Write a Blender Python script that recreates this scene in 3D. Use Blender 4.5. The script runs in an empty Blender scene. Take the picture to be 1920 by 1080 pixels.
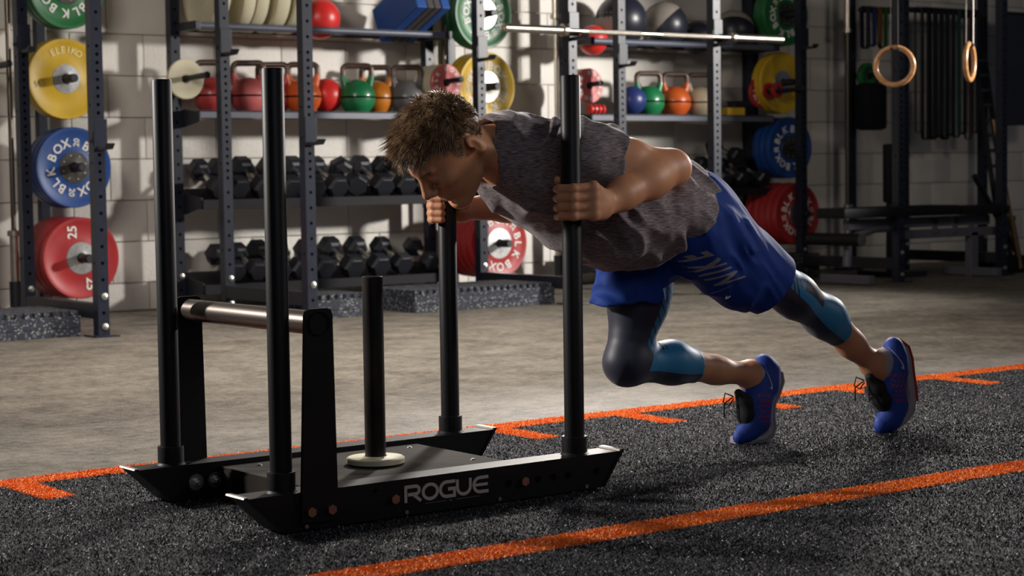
import bpy, bmesh, math, random
import numpy as np
from mathutils import Vector, Matrix
from mathutils.bvhtree import BVHTree
random.seed(7); rng = np.random.default_rng(7)
SC = bpy.context.scene
COL = SC.collection
PI = math.pi
# world axes: x runs along the back wall (to the right), y runs into the wall, z up; metres

# ---------------------------------------------------------------- camera
cd = bpy.data.cameras.new('camera'); cam = bpy.data.objects.new('camera', cd); COL.objects.link(cam)
cd.sensor_width = 36; cd.lens = 66.33; cd.clip_start = .05; cd.clip_end = 100
yaw, pitch, roll = .644495, .061098, .01427
F = Vector((math.sin(yaw)*math.cos(pitch), math.cos(yaw)*math.cos(pitch), -math.sin(pitch)))
R0 = Vector((math.cos(yaw), -math.sin(yaw), 0)); U0 = R0.cross(F)
Rt = R0*math.cos(roll) - U0*math.sin(roll); Up = U0*math.cos(roll) + R0*math.sin(roll)
M = Matrix(((Rt.x, Up.x, -F.x, 0), (Rt.y, Up.y, -F.y, 0), (Rt.z, Up.z, -F.z, .783), (0, 0, 0, 1)))
cam.matrix_world = M
cd.dof.use_dof = True; cd.dof.focus_distance = 4.85; cd.dof.aperture_fstop = 6.3
SC.camera = cam

# ---------------------------------------------------------------- world, lamps, exposure
W = bpy.data.worlds.new('world'); SC.world = W; W.use_nodes = True
W.node_tree.nodes['Background'].inputs[0].default_value = (.55, .62, .8, 1)
W.node_tree.nodes['Background'].inputs[1].default_value = .055
SC.view_settings.view_transform = 'Standard'; SC.view_settings.look = 'None'
SC.view_settings.gamma = 1; SC.view_settings.use_curve_mapping = False
SC.view_settings.exposure = 0.17

def lamp(name, kind, loc, target, power, col, size=.5, size_y=None, angle=60, blend=.5):
    d = bpy.data.lights.new(name, kind); o = bpy.data.objects.new(name, d); COL.objects.link(o)
    o.location = loc
    o.rotation_euler = (Vector(target)-Vector(loc)).to_track_quat('-Z', 'Y').to_euler()
    d.energy = power; d.color = col
    if kind == 'AREA':
        d.shape = 'RECTANGLE'; d.size = size; d.size_y = size_y or size
        d.spread = math.radians(angle)
    if kind == 'SPOT':
        d.shadow_soft_size = size; d.spot_size = math.radians(angle); d.spot_blend = blend
    return o
lamp('wall_spot', 'SPOT', (11.3, 4.2, 2.5), (5.95, 10.0, .95), 2250, (1, .955, .9), .26, angle=46, blend=.45)
lamp('wall_wash', 'AREA', (1.2, 5.2, 3.1), (7.0, 10.0, 1.0), 70, (1, .9, .82), 1.4, angle=120)
lamp('rim_left', 'SPOT', (-.2, 6.9, 2.3), (2.75, 3.9, .6), 800, (1, .94, .88), .14, angle=50, blend=.5)
lamp('rim_right', 'SPOT', (6.4, 7.6, 2.9), (3.35, 3.7, .55), 800, (1, .93, .86), .22, angle=44, blend=.9)
lamp('rim_side', 'SPOT', (10.2, 6.0, 2.5), (3.4, 3.8, .5), 900, (1, .94, .9), .2, angle=36, blend=.7)
lamp('overhead_fill', 'AREA', (4.6, 6.7, 3.25), (4.6, 6.75, 0), 105, (1, .92, .83), 3.6, 1.4, angle=100)  # added soft fill that evens out the floor; no such fixture is known
lamp('corner_wash', 'AREA', (9.6, 4.6, 3.2), (11.3, 10, .9), 7, (1, .88, .76), 1.0, angle=90)
lamp('side_fill', 'SPOT', (6.3, 1.6, 2.1), (3.15, 3.7, .72), 220, (1, .92, .86), .45, angle=19, blend=.8)
lamp('front_fill', 'AREA', (1.6, .3, 2.4), (3.2, 3.7, .5), 4.5, (.9, .95, 1), 1.4, angle=120)

# ---------------------------------------------------------------- materials
MATS = {}
def mat(name, col, rough=.5, metal=0, spec=.5, var=0, vscale=8, bump=0, bscale=60, coat=0, col2=None, stretch=None, detail=4):
    m = bpy.data.materials.new(name); m.use_nodes = True
    nt = m.node_tree; b = nt.nodes['Principled BSDF']
    b.inputs['Base Color'].default_value = (*col, 1); b.inputs['Roughness'].default_value = rough
    b.inputs['Metallic'].default_value = metal; b.inputs['Specular IOR Level'].default_value = spec
    b.inputs['Coat Weight'].default_value = coat
    if var or bump:
        tc = nt.nodes.new('ShaderNodeTexCoord'); src = tc.outputs['Object']
        if stretch:
            mp = nt.nodes.new('ShaderNodeMapping'); mp.inputs['Scale'].default_value = stretch
            nt.links.new(src, mp.inputs[0]); src = mp.outputs[0]
    if var:
        n = nt.nodes.new('ShaderNodeTexNoise'); n.inputs['Scale'].default_value = vscale; n.inputs['Detail'].default_value = detail
        nt.links.new(src, n.inputs['Vector'])
        r = nt.nodes.new('ShaderNodeMapRange'); r.inputs[1].default_value = .32; r.inputs[2].default_value = .68
        nt.links.new(n.outputs[0], r.inputs[0])
        mx = nt.nodes.new('ShaderNodeMix'); mx.data_type = 'RGBA'
        a = tuple(c*(1-var) for c in col); c2 = col2 or tuple(min(1, c*(1+var)) for c in col)
        mx.inputs[6].default_value = (*a, 1); mx.inputs[7].default_value = (*c2, 1)
        nt.links.new(r.outputs[0], mx.inputs[0]); nt.links.new(mx.outputs[2], b.inputs['Base Color'])
    if bump:
        n = nt.nodes.new('ShaderNodeTexNoise'); n.inputs['Scale'].default_value = bscale; n.inputs['Detail'].default_value = 5
        nt.links.new(src, n.inputs['Vector'])
        bp = nt.nodes.new('ShaderNodeBump'); bp.inputs['Strength'].default_value = bump; bp.inputs['Distance'].default_value = .01
        nt.links.new(n.outputs[0], bp.inputs['Height']); nt.links.new(bp.outputs[0], b.inputs['Normal'])
    MATS[name] = m
    return m
block_m = mat('painted_block', (.72, .685, .63), .6, var=.05, vscale=3, bump=.35, bscale=45)
mortar_m = mat('mortar', (.62, .58, .51), .8, bump=.3)
navy_steel = mat('navy_powder_coat', (.013, .016, .028), .36, 0, .3, var=.12, vscale=30, bump=.05, bscale=300)
navy_dark = mat('dark_powder_coat', (.012, .013, .02), .45, var=.1, vscale=20)
hole_m = mat('hole_shade_and_black', (.002, .002, .003), .9, spec=.1)  # shade painted inside the holes; plain black on digits, bands and seams
shelf_m = mat('shelf_steel', (.085, .095, .13), .4, var=.1)
chrome = mat('chrome', (.7, .68, .64), .22, 1)
dark_shaft = mat('dark_shaft', (.14, .12, .1), .35, 1)
worn_steel = mat('bright_bar_steel', (.62, .57, .48), .3, 1, var=.1, vscale=20)
bolt_m = mat('zinc_bolt', (.6, .6, .55), .35, 1)
copper_bolt = mat('bronze_bolt', (.5, .3, .2), .4, 1)
sled_m = mat('black_powder_coat', (.007, .007, .009), .46, 0, .25, bump=.04, bscale=400)
sled_deck = mat('worn_black_deck', (.014, .012, .01), .75, spec=.1, var=.35, vscale=9, col2=(.03, .023, .017), bump=.03, bscale=90)
handle_m = mat('dark_brushed_tube', (.16, .135, .12), .36, .85, bump=.02, bscale=200)
pin_m = mat('scuffed_black_pipe', (.012, .01, .011), .4, .4, var=.5, vscale=25, col2=(.035, .026, .022), stretch=(1, 1, .25))
edge_m = mat('lit_edge_tone', (.42, .38, .34), .42, .7)  # pale tone holds the light caught along the sled's lip edges
rub_black = mat('black_rubber', (.009, .0105, .0165), .45, bump=.06, bscale=150)
rub_dk = mat('dark_knurled_rubber', (.01, .011, .014), .5)
white_rub = mat('cream_rubber', (.62, .57, .4), .55, var=.06, vscale=6)
red_rub = mat('red_rubber', (.36, .022, .024), .45, var=.12, vscale=7)
pink_rub = mat('faded_red_rubber', (.52, .12, .12), .5, var=.1)
blue_rub = mat('blue_rubber', (.008, .055, .24), .45, var=.12, vscale=7)
green_rub = mat('green_rubber', (.012, .13, .035), .42, var=.12, vscale=7)
yel_rub = mat('yellow_rubber', (.58, .37, .018), .45, var=.12, vscale=7)
letter_white = mat('white_print', (.75, .74, .7), .5)
letter_yel = mat('pale_yellow_print', (.78, .66, .3), .5)
hub_m = mat('zinc_hub', (.5, .5, .5), .35, .9, var=.15, vscale=40)
hub_dark = mat('dark_hub', (.1, .095, .09), .35, .8, var=.3, vscale=25)
kb_handle = mat('brown_worn_handle', (.11, .075, .06), .35, .5, var=.2, vscale=30)
kb = {n: mat('kettlebell_'+n, c, .38, var=.1, vscale=12, coat=.2) for n, c in dict(
    red=(.45, .05, .05), green=(.01, .17, .06), orange=(.62, .11, .02), amber=(.5, .16, .01), grey=(.13, .13, .135), cream=(.62, .52, .36)).items()}
ball_red = mat('red_ball', (.62, .025, .022), .38)
ball_dark = mat('navy_leather', (.016, .018, .03), .36, bump=.06, bscale=120)
ball_grey = mat('grey_leather', (.3, .27, .23), .5, bump=.05, bscale=120)
ball_blue = mat('blue_ball', (.02, .035, .15), .38)
blue_foam = mat('blue_foam', (.006, .062, .27), .6)
grey_foam = mat('charcoal_foam', (.055, .05, .055), .7)
wood = mat('ring_wood', (.5, .25, .1), .3, var=.25, vscale=18, stretch=(1, 1, 6), coat=.3)
strap_m = mat('pale_strap', (.55, .52, .48), .7)
band_cols = {n: mat('band_'+n, c, .6) for n, c in dict(black=(.008, .008, .009), green=(.006, .06, .035), grey=(.05, .045, .05), red=(.06, .012, .012),
    blue=(.01, .02, .09), orange=(.22, .09, .01), lime=(.02, .1, .02), navy=(.01, .013, .03)).items()}
grey_paint = mat('grey_bench_paint', (.09, .09, .11), .45)
vinyl = mat('black_vinyl', (.006, .006, .008), .6, spec=.25)
brass_m = mat('dull_brass_bar', (.2, .13, .06), .4, .8)

def speck_mat(name, base, speck, scale, thr, rough=.75):
    m = mat(name, base, rough, spec=.3); nt = m.node_tree; b = nt.nodes['Principled BSDF']
    tc = nt.nodes.new('ShaderNodeTexCoord'); v = nt.nodes.new('ShaderNodeTexVoronoi'); v.inputs['Scale'].default_value = scale
    nt.links.new(tc.outputs['Object'], v.inputs['Vector'])
    sep = nt.nodes.new('ShaderNodeSeparateColor'); nt.links.new(v.outputs['Color'], sep.inputs[0])
    g = nt.nodes.new('ShaderNodeMapRange'); g.inputs[1].default_value = thr; g.inputs[2].default_value = 1; g.clamp = True
    nt.links.new(sep.outputs[0], g.inputs[0])
    n = nt.nodes.new('ShaderNodeTexNoise'); n.inputs['Scale'].default_value = 6; n.inputs['Detail'].default_value = 4
    nt.links.new(tc.outputs['Object'], n.inputs['Vector'])
    mx = nt.nodes.new('ShaderNodeMix'); mx.data_type = 'RGBA'; mx.inputs[6].default_value = (*base, 1); mx.inputs[7].default_value = (*speck, 1)
    nt.links.new(g.outputs[0], mx.inputs[0])
    m2 = nt.nodes.new('ShaderNodeMix'); m2.data_type = 'RGBA'; m2.blend_type = 'MULTIPLY'; m2.inputs[0].default_value = .5
    nt.links.new(mx.outputs[2], m2.inputs[6]); nt.links.new(n.outputs[0], m2.inputs[7])
    nt.links.new(m2.outputs[2], b.inputs['Base Color'])
    return m
crumb = speck_mat('speckled_rubber_tile', (.034, .04, .058), (.34, .34, .33), 130, .8)

def floor_mat():
    m = mat('grey_rubber_floor', (.11, .1, .09), .62, spec=.3); nt = m.node_tree; b = nt.nodes['Principled BSDF']
    tc = nt.nodes.new('ShaderNodeTexCoord')
    def noise(scale, st, det=5):
        mp = nt.nodes.new('ShaderNodeMapping'); mp.inputs['Scale'].default_value = st
        nt.links.new(tc.outputs['Object'], mp.inputs[0])
        n = nt.nodes.new('ShaderNodeTexNoise'); n.inputs['Scale'].default_value = scale; n.inputs['Detail'].default_value = det
        nt.links.new(mp.outputs[0], n.inputs['Vector']); return n
    n1 = noise(26, (1, 1, 1), 4); n2 = noise(110, (1, 1, 1), 3); n3 = noise(5, (1, 1, 1))
    add = nt.nodes.new('ShaderNodeMath'); add.operation = 'ADD'; nt.links.new(n1.outputs[0], add.inputs[0]); nt.links.new(n2.outputs[0], add.inputs[1])
    ad2 = nt.nodes.new('ShaderNodeMath'); ad2.operation = 'ADD'; nt.links.new(add.outputs[0], ad2.inputs[0]); nt.links.new(n3.outputs[0], ad2.inputs[1])
    r = nt.nodes.new('ShaderNodeMapRange'); r.inputs[1].default_value = 1.2; r.inputs[2].default_value = 1.8
    nt.links.new(ad2.outputs[0], r.inputs[0])
    mx = nt.nodes.new('ShaderNodeMix'); mx.data_type = 'RGBA'; mx.inputs[6].default_value = (.06, .053, .043, 1); mx.inputs[7].default_value = (.19, .17, .14, 1)
    nt.links.new(r.outputs[0], mx.inputs[0]); nt.links.new(mx.outputs[2], b.inputs['Base Color'])
    bp = nt.nodes.new('ShaderNodeBump'); bp.inputs['Strength'].default_value = .25; bp.inputs['Distance'].default_value = .004
    nt.links.new(n2.outputs[0], bp.inputs['Height']); nt.links.new(bp.outputs[0], b.inputs['Normal'])
    return m
floor_m = floor_mat()

# ---------------------------------------------------------------- mesh helpers
class MB:
    """collects shapes (world coordinates) and links them as ONE mesh object"""
    def __init__(s): s.v = []; s.f = []; s.mi = []
    def add(s, vs, fs, mi=0):
        o = len(s.v); s.v += [tuple(p) for p in vs]; s.f += [tuple(i+o for i in f) for f in fs]; s.mi += [mi]*len(fs); return s
    def box(s, c, size, rot=None, mi=0, ch=0):
        x, y, z = (d/2 for d in size)
        if ch:                                   # chamfered box
            vs = []; fs = []
            b = bmesh.new(); bmesh.ops.create_cube(b, size=1)
            for q in b.verts: q.co = Vector((q.co.x*size[0], q.co.y*size[1], q.co.z*size[2]))
            bmesh.ops.bevel(b, geom=b.edges[:], offset=ch, segments=2, affect='EDGES', profile=.6)
            b.verts.index_update(); vs = [q.co.copy() for q in b.verts]; fs = [tuple(q.index for q in g.verts) for g in b.faces]; b.free()
        else:
            vs = [Vector((a*x, b*y, d*z)) for d in (-1, 1) for b in (-1, 1) for a in (-1, 1)]
            fs = [(0, 2, 3, 1), (4, 5, 7, 6), (0, 1, 5, 4), (2, 6, 7, 3), (0, 4, 6, 2), (1, 3, 7, 5)]
        C = Vector(c)
        if rot is not None: vs = [rot @ q for q in vs]
        return s.add([q+C for q in vs], fs, mi)
    def tube(s, pts, r, n=12, mi=0, cap=True, closed=False, sq=None):
        pts = [Vector(p) for p in pts]; rs = r if isinstance(r, (list, tuple)) else [r]*len(pts)
        k = len(pts); vs = []; fs = []
        up = None
        for i, p in enumerate(pts):
            if closed: t = pts[(i+1) % k]-pts[i-1]
            else: t = pts[min(i+1, k-1)]-pts[max(i-1, 0)]
            t.normalize()
            if up is None:
                a = Vector((0, 0, 1)) if abs(t.z) < .9 else Vector((0, 1, 0)); up = (a-t*a.dot(t)).normalized()
            else: up = (up-t*up.dot(t)).normalized()
            sd = t.cross(up)
            for j in range(n):
                a = 2*PI*j/n
                vs.append(p+(up*math.cos(a)+sd*math.sin(a)*(sq or 1))*rs[i])
        m = k if closed else k-1
        for i in range(m):
            for j in range(n):
                a, b = i*n+j, i*n+(j+1) % n; c, d = ((i+1) % k)*n+(j+1) % n, ((i+1) % k)*n+j
                fs.append((a, b, c, d))
        if cap and not closed: fs += [tuple(range(n-1, -1, -1)), tuple(range((k-1)*n, k*n))]
        return s.add(vs, fs, mi)
    def cyl(s, p, q, r, n=16, mi=0, r2=None): return s.tube([p, q], [r, r if r2 is None else r2], n, mi)
    def lathe(s, prof, c, ax=(0, 0, 1), n=32, mi=0, sx=(1, 1)):
        """prof: (radius, height) list along axis"""
        ax = Vector(ax).normalized(); a = Vector((0, 0, 1)) if abs(ax.z) < .9 else Vector((1, 0, 0))
        u = (a-ax*a.dot(ax)).normalized(); w = ax.cross(u); c = Vector(c); vs = []; fs = []; rings = []
        for r, h in prof:
            if r < 1e-6: rings.append([len(vs)]); vs.append(c+ax*h)
            else:
                rings.append(list(range(len(vs), len(vs)+n)))
                vs += [c+ax*h+(u*math.cos(2*PI*j/n)*sx[0]+w*math.sin(2*PI*j/n)*sx[1])*r for j in range(n)]
        for A, B in zip(rings, rings[1:]):
            for j in range(n):
                k = (j+1) % n
                if len(A) == 1 and len(B) == 1: continue
                if len(A) == 1: fs.append((A[0], B[k], B[j]))
                elif len(B) == 1: fs.append((A[j], A[k], B[0]))
                else: fs.append((A[j], A[k], B[k], B[j]))
        return s.add(vs, fs, mi)
    def ball(s, c, r, n=24, mi=0, sc=(1, 1, 1)):
        pr = [(r*math.sin(PI*i/(n//2)), -r*math.cos(PI*i/(n//2))) for i in range(n//2+1)]
        pr[0] = (0, -r); pr[-1] = (0, r)
        o = len(s.v); s.lathe(pr, (0, 0, 0), n=n, mi=mi); C = Vector(c)
        s.v[o:] = [tuple(Vector((p[0]*sc[0], p[1]*sc[1], p[2]*sc[2]))+C) for p in s.v[o:]]
        return s
    def prism(s, poly, o, u, w, d, mi=0):
        """closed 2D polygon in the (u, w) plane at o, extruded along d"""
        o, u, w, d = map(Vector, (o, u, w, d)); n = len(poly)
        vs = [o+u*a+w*b for a, b in poly]; vs += [p+d for p in vs]
        fs = [tuple(range(n-1, -1, -1)), tuple(range(n, 2*n))]+[(i, (i+1) % n, n+(i+1) % n, n+i) for i in range(n)]
        return s.add(vs, fs, mi)
    def xform(s, fn): s.v = [tuple(fn(Vector(p))) for p in s.v]; return s
    def build(s, name, mats, parent=None, smooth=35, fix=True):
        me = bpy.data.meshes.new(name); off = parent_loc(parent)
        me.from_pydata([(a-off.x, b-off.y, c-off.z) for a, b, c in s.v], [], s.f)
        for m in (mats if isinstance(mats, (list, tuple)) else [mats]): me.materials.append(m)
        me.polygons.foreach_set('material_index', s.mi)
        if fix:
            b = bmesh.new(); b.from_mesh(me); bmesh.ops.recalc_face_normals(b, faces=b.faces[:]); b.to_mesh(me); b.free()
        if smooth:
            me.polygons.foreach_set('use_smooth', [True]*len(me.polygons)); me.set_sharp_from_angle(angle=math.radians(smooth))
        me.update()
        o = bpy.data.objects.new(name, me); COL.objects.link(o)
        if parent: o.parent = parent
        return o
def parent_loc(p):
    L = Vector((0, 0, 0))
    while p: L = L+p.location; p = p.parent
    return L
def tag(o, label=None, cat=None, group=None, kind=None):
    if label: o['label'] = label
    if cat: o['category'] = cat
    if group: o['group'] = group
    if kind: o['kind'] = kind
    return o
def thing(name, label, cat, loc=(0, 0, 0), group=None):
    o = bpy.data.objects.new(name, None); COL.objects.link(o); o.location = loc; o.empty_display_size = .05
    return tag(o, label, cat, group)
def dup(root, loc, label=None, rotz=None, group=None, swap=None):
    """copy of a thing with copies of its parts and sub-parts; swap: {material: material}"""
    def cp(o, par):
        c = o.copy(); COL.objects.link(c); c.parent = par
        if swap and o.data:
            for i, sl in enumerate(c.material_slots):
                if sl.material in swap: sl.link = 'OBJECT'; sl.material = swap[o.data.materials[i]]
        for ch in o.children: cp(ch, c)
        return c
    r = cp(root, None); r.location = loc
    if rotz is not None: r.rotation_euler = (0, 0, rotz)
    if label: r['label'] = label
    if group: r['group'] = group
    return r
_tc = {}
def glyphs(txt, size=1, bold=.0, squash=1):
    """flat mesh (verts, faces) of a word in the built-in font, centred, cap height = size"""
    k = (txt, bold)
    if k not in _tc:
        cu = bpy.data.curves.new('t', 'FONT'); cu.body = txt; cu.offset = bold; cu.align_x = 'CENTER'; cu.resolution_u = 3
        o = bpy.data.objects.new('t', cu); me = o.to_mesh()
        vs = [v.co.copy() for v in me.vertices]; fs = [tuple(p.vertices) for p in me.polygons]
        o.to_mesh_clear(); bpy.data.objects.remove(o); bpy.data.curves.remove(cu); _tc[k] = (vs, fs)
    vs, fs = _tc[k]
    return [((v.x)*size/.69*squash, (v.y-.345)*size/.69) for v in vs], fs
def put_text(mb, txt, o, u, w, size, bold=.01, lift=.0015, squash=1, mi=0):
    """word in the plane (u right, w up) centred at o, given a small thickness"""
    vs, fs = glyphs(txt, size, bold, squash); o, u, w = Vector(o), Vector(u).normalized(), Vector(w).normalized(); n = u.cross(w)
    P = [o+u*a+w*b+n*lift for a, b in vs]; k = len(P)
    mb.add(P, fs, mi)
    # side walls along the outline
    ed = {}
    for f in fs:
        for a, b in zip(f, f[1:]+f[:1]): ed[(a, b)] = ed.get((a, b), 0)+1
    Q = [p-n*lift for p in P]; side = [(a, b, b+k, a+k) for (a, b) in ed if (b, a) not in ed]
    mb.add(P+Q, side, mi)

# ================================================================ setting: floor, block wall, ceiling
mb = MB(); mb.box((6.2, 5.2, -.05), (16, 10.6, .1)); tag(mb.build('floor', floor_m, smooth=0), kind='structure')
wall = MB().box((5.75, 10.42, 1.65), (15.8, .3, 3.3)).build('wall_back', mortar_m, smooth=0); tag(wall, kind='structure')
def block_mesh(w, h, name):
    b = MB(); b.box((0, 0, 0), (w, .03, h), ch=.004); o = b.build(name, block_m, smooth=60); me = o.data; bpy.data.objects.remove(o); return me
bm_full = block_mesh(.4605, .2385, 'block'); 
row0 = .164; hrow = .2435; step = .466; k = 0
for r in range(-1, 9):
    zc = row0+hrow*(r+.5)
    if r == -1: zc = row0/2
    off = 5.008 + (0 if r % 2 == 1 else step/2)
    i0 = math.ceil((2.2-off)/step)
    for i in range(i0, 40):
        x = off+step*(i+.5)
        if x > 13.5: break
        me = bm_full
        o = bpy.data.objects.new('block', me); COL.objects.link(o); o.parent = wall
        o.location = (x, 10.265+random.uniform(-.0012, .0012), zc)
        if r == -1: o.scale = (1, 1, (row0-.005)/.2385)
rest = MB()                                             # the same blocks beyond the left edge of the picture, and the courses above it
for r in range(-1, 13):
    zc = row0/2 if r == -1 else row0+hrow*(r+.5); off = 5.008 + (0 if r % 2 == 1 else step/2)
    i0 = math.ceil((2.2-off)/step)
    for i in range(-15, i0 if r < 9 else 18):
        x = off+step*(i+.5)
        if x < -2.1 or zc > 3.25: continue
        rest.box((x, 10.265, zc), (.4605, .03, .2385 if r >= 0 else .159))
tag(rest.build('block_courses', block_m, wall, smooth=0), kind='stuff')
ceil = MB().box((6.2, 5.2, 3.4), (16, 10.6, .1)).build('ceiling', mat('dark_ceiling', (.05, .05, .055), .9), smooth=0); tag(ceil, kind='structure')

# ================================================================ turf with orange lines
def pile(name, n, test, par, mats, probs, xr, yr, ln=.0044, wd=.0025, kind='stuff'):
    P = rng.uniform((xr[0], yr[0]), (xr[1], yr[1]), (n, 2)); P = P[test(P[:, 0], P[:, 1])]; n = len(P)
    a = rng.uniform(0, 2*PI, n); ta = rng.uniform(0, 2*PI, n); tl = rng.uniform(.3, 1.35, n); L = ln*rng.uniform(.6, 1.25, n); w = wd*rng.uniform(.7, 1.3, n)
    B = np.c_[P, np.full(n, .001)]; s = np.c_[np.cos(a)*w/2, np.sin(a)*w/2, np.zeros(n)]
    T = B+np.c_[np.cos(ta)*np.sin(tl)*L, np.sin(ta)*np.sin(tl)*L, np.cos(tl)*L]
    V = np.stack([B-s, B+s, T+s*.55, T-s*.55], 1).reshape(-1, 3)
    me = bpy.data.meshes.new(name); me.vertices.add(4*n); me.vertices.foreach_set('co', V.astype(np.float32).ravel())
    me.loops.add(4*n); me.loops.foreach_set('vertex_index', np.arange(4*n, dtype=np.int32)); me.polygons.add(n)
    me.polygons.foreach_set('loop_start', np.arange(0, 4*n, 4, dtype=np.int32))
    for m in mats: me.materials.append(m)
    me.polygons.foreach_set('material_index', rng.choice(len(mats), n, p=probs).astype(np.int32)); me.update(calc_edges=True)
    o = bpy.data.objects.new(name, me); COL.objects.link(o); o.parent = par; tag(o, kind=kind); return o
turf = thing('turf_track', 'black speckled sled turf marked with orange lines under the push sled', 'turf', (0, 0, 0))
tb = mat('turf_backing', (.008, .0085, .011), .9); ob = mat('orange_turf_backing', (.5, .1, .01), .9)
MB().box((4.4, 2.71, .0005), (8.8, 3.98, .001)).build('backing', tb, turf, smooth=0)
fib = [mat('turf_fibre_black', (.007, .0085, .014), .5), mat('turf_fibre_charcoal', (.03, .034, .05), .45), mat('turf_fibre_grey', (.21, .215, .24), .45)]
ofib = [mat('orange_fibre', (.95, .25, .014), .55), mat('orange_fibre_pale', (1, .34, .04), .55), mat('orange_fibre_deep', (.8, .16, .008), .55)]
LN = [(3.05, 3.165), (4.60, 4.70)]; TX = [1.36+.5083*i for i in range(13)]; TW = .085
def in_line(x, y, k): return (y > LN[k][0]) & (y < LN[k][1])
def in_tick(x, y, t): return (np.abs(x-t) < TW/2) & (y > 4.345) & (y < LN[1][0])
def dark(x, y):
    q = in_line(x, y, 0) | in_line(x, y, 1)
    for t in TX: q = q | in_tick(x, y, t)
    return ~q
pile('pile', 900000, dark, turf, fib, [.6, .28, .12], (.7, 7.3), (1.6, 4.70))
for k in range(2):
    l = MB().box((4.4, sum(LN[k])/2, .0008), (8.8, LN[k][1]-LN[k][0], .0014)).build('line', ob, turf, smooth=0)
    pile('line_pile', 60000, lambda x, y: in_line(x, y, k), l, ofib, [.5, .3, .2], (.6, 7.6), LN[k], .0055, .0034)
for t in TX:
    l = MB().box((t, (4.345+LN[1][0])/2, .0008), (TW, LN[1][0]-4.345, .0014)).build('tick_mark', ob, turf, smooth=0)
    pile('tick_pile', 2200, lambda x, y: in_tick(x, y, t), l, ofib, [.5, .3, .2], (t-TW/2, t+TW/2), (4.345, LN[1][0]), .0055, .0034)

# ================================================================ push sled
sled = thing('push_sled', 'black steel push sled with tall poles on the turf', 'sled', (2.47, 3.86, 0))
NY, FY = 3.5945, 4.125
for yc, sgn in ((NY, -1), (FY, 1)):
    poly = [(1.952, .09), (2.042, .012), (2.945, .012), (3.0, .09)]
    rail = MB().prism(poly, (0, yc-.037, 0), (1, 0, 0), (0, 0, 1), (0, .074, 0)).build('rail', sled_m, sled, smooth=0)
    sk = MB()
    path = [(1.945, .091), (2.038, .0065), (2.95, .0065), (3.013, .093)]
    pin = [(1.953, .093), (2.042, .012), (2.946, .012), (3.005, .095)]
    for i in range(3):
        p = [path[i], path[i+1], pin[i+1], pin[i]]
        sk.prism(p, (0, yc-.04, 0), (1, 0, 0), (0, 0, 1), (0, .08, 0))
    sk.build('skid_plate', sled_m, rail, smooth=0)
    MB().prism([(1.943, .0905), (1.952, .0905), (1.955, .094), (1.945, .094)], (0, yc-.04, 0), (1, 0, 0), (0, 0, 1), (0, .08, 0)).build('lit_lip', edge_m, rail, smooth=0)  # rim of the black skid plate, its lit look put into the colour
    MB().prism([(2.997, .0905), (3.012, .0905), (3.013, .0955), (2.998, .0955)], (0, yc-.04, 0), (1, 0, 0), (0, 0, 1), (0, .08, 0)).build('lit_lip', edge_m, rail, smooth=0)
    yo = yc+sgn*.038
    for x in (2.33, 2.70): MB().cyl((x, yo-.002*sgn, .048), (x, yo+.008*sgn, .048), .0115, 6).build('bolt', copper_bolt, rail, smooth=0)
    h = MB()
    for x in (2.655, 2.744, 2.79, 2.835, 2.925): h.cyl((x, yo-.0004*sgn, .048), (x, yo+.0003*sgn, .048), .009, 12)
    for x in (2.28, 2.43): h.cyl((x, yo, .072), (x, yo+.0003*sgn, .072), .005, 10)
    tag(h.build('bolt_holes', hole_m, rail), kind='stuff')
    sb = MB()
    for x in (2.098, 2.362, 2.626, 2.891): sb.cyl((x, yo, .014), (x, yo+.004*sgn, .014), .005, 8)
    tag(sb.build('skid_screws', bolt_m, rail), kind='stuff')
    # push plate bolted on the outside of the rail
    yp = yc+sgn*.0415
    pl = [(2.083, .022), (2.178, .022), (2.172, .478)]+[(2.158+.014*math.cos(a), .478+.014*math.sin(a)) for a in (PI/4, PI/2)]+[(2.115+.014*math.cos(a), .478+.014*math.sin(a)) for a in (PI/2, 3*PI/4)]+[(2.101, .478)]
    plate = MB().prism(pl, (0, yp-.004, 0), (1, 0, 0), (0, 0, 1), (0, .008, 0)).build('handle_plate', sled_m, sled, smooth=0)
    for x in (2.106, 2.158): MB().cyl((x, yp, .046), (x, yp+sgn*.012, .046), .0115, 6).build('bolt', copper_bolt, plate, smooth=0)
    for x in (2.106, 2.158):
        yi = yc-sgn*.037; wb = MB()
        wb.cyl((x, yi, .046), (x, yi-sgn*.004, .046), .02, 18); wb.cyl((x, yi-sgn*.003, .046), (x, yi-sgn*.014, .046), .010, 6); wb.cyl((x, yi-sgn*.01, .046), (x, yi-sgn*.022, .046), .006, 10)
        wb.build('washer_nut', bolt_m, rail)
    MB().lathe([(.0, 0), (.024, 0), (.026, .002), (.026, .004)], (2.136, yp+sgn*.0045, .459), (0, sgn, 0), 24).build('end_cap', sled_m, plate)
    # corner poles in their collars
    for x, H in ((2.06, 1.017), (2.887, 1.017 if yc == NY else .709)):
        c = MB().lathe([(.0255, 0), (.0255, .045), (.031, .045), (.0315, .042), (.0315, 0)], (x, yc, .09), n=28).build('pole_collar', sled_m, sled)
        w = MB(); w.lathe([(.031, 0), (.036, 0), (.031, .006)], (x, yc, .09), n=24); w.build('weld_bead', sled_m, c)
        MB().lathe([(0, .045), (.0245, .045), (.0245, H-.004), (.0225, H), (.019, H), (.019, H-.03), (0, H-.03)], (x, yc, 0), n=32).build('pole', sled_m, sled)
dk = MB().box((2.458, 3.86, .072), (.575, .456, .012), ch=.002).build('deck_plate', sled_deck, sled, smooth=0)
MB().box((2.172, 3.86, .05), (.008, .456, .04)).build('deck_lip', sled_deck, dk, smooth=0)
sc = MB()
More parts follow.
